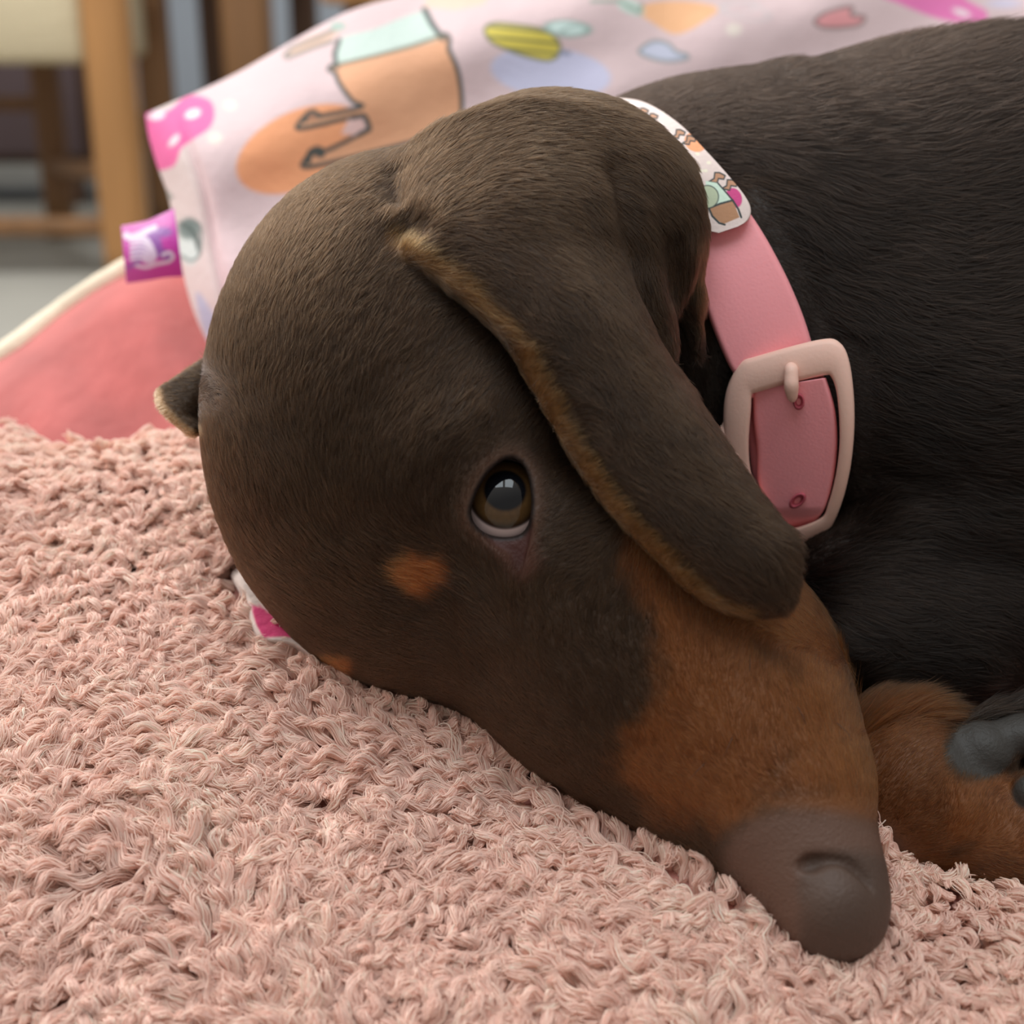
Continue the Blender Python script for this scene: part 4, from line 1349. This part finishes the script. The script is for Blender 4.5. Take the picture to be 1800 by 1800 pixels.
def tube_loop(name, pts, rx, ry, mat, parent, k=16, closed=True, power=0.6, normal=None):
    """sweep of a soft rectangular section along a closed loop of camera-space points"""
    P_ = np.asarray(pts, float); n__ = len(P_)
    T_ = (np.roll(P_, -1, 0) - np.roll(P_, 1, 0)) if closed else np.gradient(P_, axis=0)
    T_ /= np.linalg.norm(T_, axis=1)[:, None]
    nrm = np.array(normal if normal is not None else (0, 0, -1.0))
    S_ = np.cross(T_, nrm); S_ /= np.linalg.norm(S_, axis=1)[:, None]; U__ = np.cross(S_, T_)
    an = np.linspace(0, 2 * math.pi, k, endpoint=False)
    ca, sa = np.cos(an), np.sin(an)
    cx_ = np.sign(ca) * np.abs(ca) ** power; cy_ = np.sign(sa) * np.abs(sa) ** power
    rx = np.broadcast_to(rx, (n__,)); ry = np.broadcast_to(ry, (n__,))
    V_ = P_[:, None] + rx[:, None, None] * cx_[None, :, None] * S_[:, None] + ry[:, None, None] * cy_[None, :, None] * U__[:, None]
    m__ = n__ if closed else n__ - 1
    F__ = [(i * k + j, i * k + (j + 1) % k, ((i + 1) % n__) * k + (j + 1) % k, ((i + 1) % n__) * k + j) for i in range(m__) for j in range(k)]
    if not closed:
        F__ += [tuple(range(k))[::-1], tuple((n__ - 1) * k + j for j in range(k))]
    return link(name, mesh_from(name, to_world(V_.reshape(-1, 3)), F__), mat, parent)


# buckle frame: outer and inner outlines
def buckle_d(px_, py_):
    return neck_fit(px_, py_) - 0.0095 + 0.0035 * ((px_ - 1390) / 110) ** 2 + 0.0015 * ((py_ - 780) / 190) ** 2


outer = smooth([(1300, 640), (1330, 626), (1440, 597), (1476, 602), (1494, 640), (1502, 720), (1498, 800), (1484, 870), (1462, 925), (1440, 945), (1392, 970), (1372, 950), (1330, 860), (1282, 830), (1272, 760), (1276, 690)], 8, True)
inner = smooth([(1330, 690), (1380, 676), (1448, 660), (1462, 664), (1472, 700), (1476, 770), (1470, 830), (1456, 885), (1440, 912), (1378, 930), (1350, 900), (1334, 860), (1320, 830), (1316, 780), (1320, 720), (1322, 694)], 8, True)
no = 128
O_ = arc_eval(np.vstack([outer, outer[:1]]), np.linspace(0, 1, no, endpoint=False))
ctr_b = np.array([1396, 790])


def by_angle(loop, center, n__):
    an = np.unwrap(np.arctan2(loop[:, 1] - center[1], loop[:, 0] - center[0]))
    if an[-1] < an[0]:
        loop = loop[::-1]; an = an[::-1]
    tgt = np.linspace(-math.pi, math.pi, n__, endpoint=False)
    base_ = np.concatenate([an - 2 * math.pi, an, an + 2 * math.pi]); lx = np.tile(loop[:, 0], 3); ly = np.tile(loop[:, 1], 3)
    o__ = np.argsort(base_)
    return np.stack([np.interp(tgt, base_[o__], lx[o__]), np.interp(tgt, base_[o__], ly[o__])], -1)


nA = 200
Oo = by_angle(outer, ctr_b, nA); Ii = by_angle(inner, ctr_b, nA)
# section between inner (s=0) and outer (s=1): front face with rounded shoulders, then back
sec = [(0.0, .0036), (0.0, .0010), (0.05, .0003), (0.16, 0.0), (0.5, -.0002), (0.84, 0.0), (0.95, .0004), (1.0, .0013), (1.0, .0040), (0.5, .0042)]
rows = []
for s_, dz in sec:
    q_ = Ii * (1 - s_) + Oo * s_
    rows.append(cc(q_[:, 0], q_[:, 1], buckle_d(q_[:, 0], q_[:, 1]) + dz))
V_ = np.array(rows); ns_ = len(sec)
fq = np.array([(i * nA + j, ((i + 1) % ns_) * nA + j, ((i + 1) % ns_) * nA + (j + 1) % nA, i * nA + (j + 1) % nA) for i in range(ns_) for j in range(nA)])
bk = link('buckle', mesh_from('buckle', to_world(V_.reshape(-1, 3)), fq[:, ::-1]), m_buckle, collar)
bk['label'] = 'blush plastic buckle frame'
# the buckle's side lug at the left
lug = smooth([(1284, 700), (1272, 740), (1254, 768), (1262, 800), (1280, 835), (1300, 850), (1305, 780), (1300, 710)], 6, True)
Lc_ = lug.mean(0)
rows = []
for s_, dz in [(0.02, 0), (.7, .0001), (.92, .0006), (1.0, .0018), (1.0, .0055), (.02, .006)]:
    q_ = Lc_ + (lug - Lc_) * s_
    rows.append(cc(q_[:, 0], q_[:, 1], buckle_d(1300, 760) + .002 + dz + 0 * q_[:, 0]))
V_ = np.array(rows); nl_ = len(lug)
fq = np.array([(i * nl_ + j, (i + 1) * nl_ + j, (i + 1) * nl_ + (j + 1) % nl_, i * nl_ + (j + 1) % nl_) for i in range(5) for j in range(nl_)])
link('lug', mesh_from('lug', to_world(V_.reshape(-1, 3)), fq), m_buckle, bk)
# strap end inside the buckle
tl_ = [(1322, 684), (1324, 740), (1330, 790), (1331, 840), (1338, 880), (1356, 930), (1372, 960)]
tr_ = [(1452, 664), (1468, 720), (1472, 780), (1466, 840), (1452, 890), (1434, 920), (1430, 950)]


def tongue_d(PX, PY):
    return neck_fit(PX, PY) - 0.0048 + 0.004 * ((PX - 1405) / 80) ** 2 * .5 - 0.0015 * ((PY - 790) / 150) ** 2 + .0050 * sstep(890, 945, PY)


o, _ = strip('strap_end', tl_, tr_, 120, 50, 0.0, 0.0026, m_strap, collar, roundw=0.0016, dep=tongue_d)
o['label'] = 'rose pink strap end with punched holes'
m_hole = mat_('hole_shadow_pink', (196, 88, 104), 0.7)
for (hx_, hy_, ra_, rb_) in [(1402, 880, 13, 8), (1404, 706, 9, 12)]:
    an = np.linspace(0, 2 * math.pi, 28, endpoint=False)
    rows = []
    for s_, dz in [(1.25, -.00012), (1.0, -.0003), (.82, .0000), (.7, .0006), (.02, .0009)]:
        q_x = hx_ + ra_ * s_ * np.cos(an) * .9 + rb_ * .4 * s_ * np.sin(an) * (1 if hy_ > 800 else 0); q_y = hy_ + rb_ * s_ * np.sin(an) - ra_ * .6 * s_ * np.cos(an) * (1 if hy_ > 800 else 0)
        rows.append(cc(q_x, q_y, tongue_d(q_x, q_y) - .0026 + dz - (.0007 if s_ < 1.1 else 0)))
    V_ = np.array(rows)
    fq = np.array([(i * 28 + j, (i + 1) * 28 + j, (i + 1) * 28 + (j + 1) % 28, i * 28 + (j + 1) % 28) for i in range(4) for j in range(28)])
    link('eyelet', mesh_from('eyelet', to_world(V_.reshape(-1, 3)), fq), m_hole, o)
# lower layer of strap behind the buckle's left side
strip('strap_keeper', [(1300, 640), (1306, 700), (1316, 780), (1324, 840), (1340, 900), (1372, 960)], [(1440, 640), (1460, 700), (1468, 780), (1462, 850), (1440, 910), (1420, 960)], 60, 20, 0, .002, m_strap, collar, dep=lambda a, b: tongue_d(a, b) + .0030)
# prong
pr = smooth([(1391, 640), (1391, 655), (1391, 675), (1392, 692), (1395, 705)], 6)
t_ = np.linspace(0, 1, len(pr))
bd0 = float(buckle_d(1391, 665)); pd_ = bd0 + np.interp(t_, [0, .2, .5, .8, 1], [.0002, -.0012, -.0014, .0000, .0030])
pw_ = np.interp(t_, [0, .06, .15, .6, .85, 1], [.0003, .0010, .0014, .0015, .0011, .0003])
tube_loop('prong', cc(pr[:, 0], pr[:, 1], pd_), pw_, pw_ * .9, m_buckle, bk, k=20, closed=False, power=1.0)

# ------------------------------------------------------------------ printed corner of cloth under the head
global_cloth = smooth([(408, 1004), (424, 1050), (438, 1106), (464, 1132), (520, 1142), (600, 1190), (640, 1120), (560, 1040), (480, 980)], 5, True)
cC = global_cloth.mean(0)
rows = []; colsR = []
for s_ in np.linspace(0.01, 1, 60):
    q_ = cC + (global_cloth - cC) * s_
    dq = blanket_d(q_[:, 0], q_[:, 1]) - 0.0075 + 0.0042 * max(0, (s_ - .75) / .25) ** 2
    rows.append(cc(q_[:, 0], q_[:, 1], dq))
    mg = sstep(3, -3, poly_sd(q_[:, 0], q_[:, 1], [(441, 1066), (456, 1064), (520, 1110), (560, 1130), (500, 1119), (463, 1121), (450, 1098)]))[:, None]
    colsR.append(lin((214, 196, 188)) * (1 - mg) + lin((206, 56, 112)) * mg)
low = cc(global_cloth[:, 0], global_cloth[:, 1], blanket_d(global_cloth[:, 0], global_cloth[:, 1]) + 0.001)
rows.append(low); colsR.append(colsR[-1])
V_ = np.array(rows); nl_ = len(global_cloth)
fq = np.array([(i * nl_ + j, (i + 1) * nl_ + j, (i + 1) * nl_ + (j + 1) % nl_, i * nl_ + (j + 1) % nl_) for i in range(len(rows) - 1) for j in range(nl_)])
me = mesh_from('cloth', to_world(V_.reshape(-1, 3)), fq)
set_col(me, np.array(colsR).reshape(-1, 3))
o = link('soft_toy', me, m_print)
tag(o, 'small white plush corner with a magenta patch tucked under the dog\'s forehead', 'cloth')
o.name = 'plush_cloth'
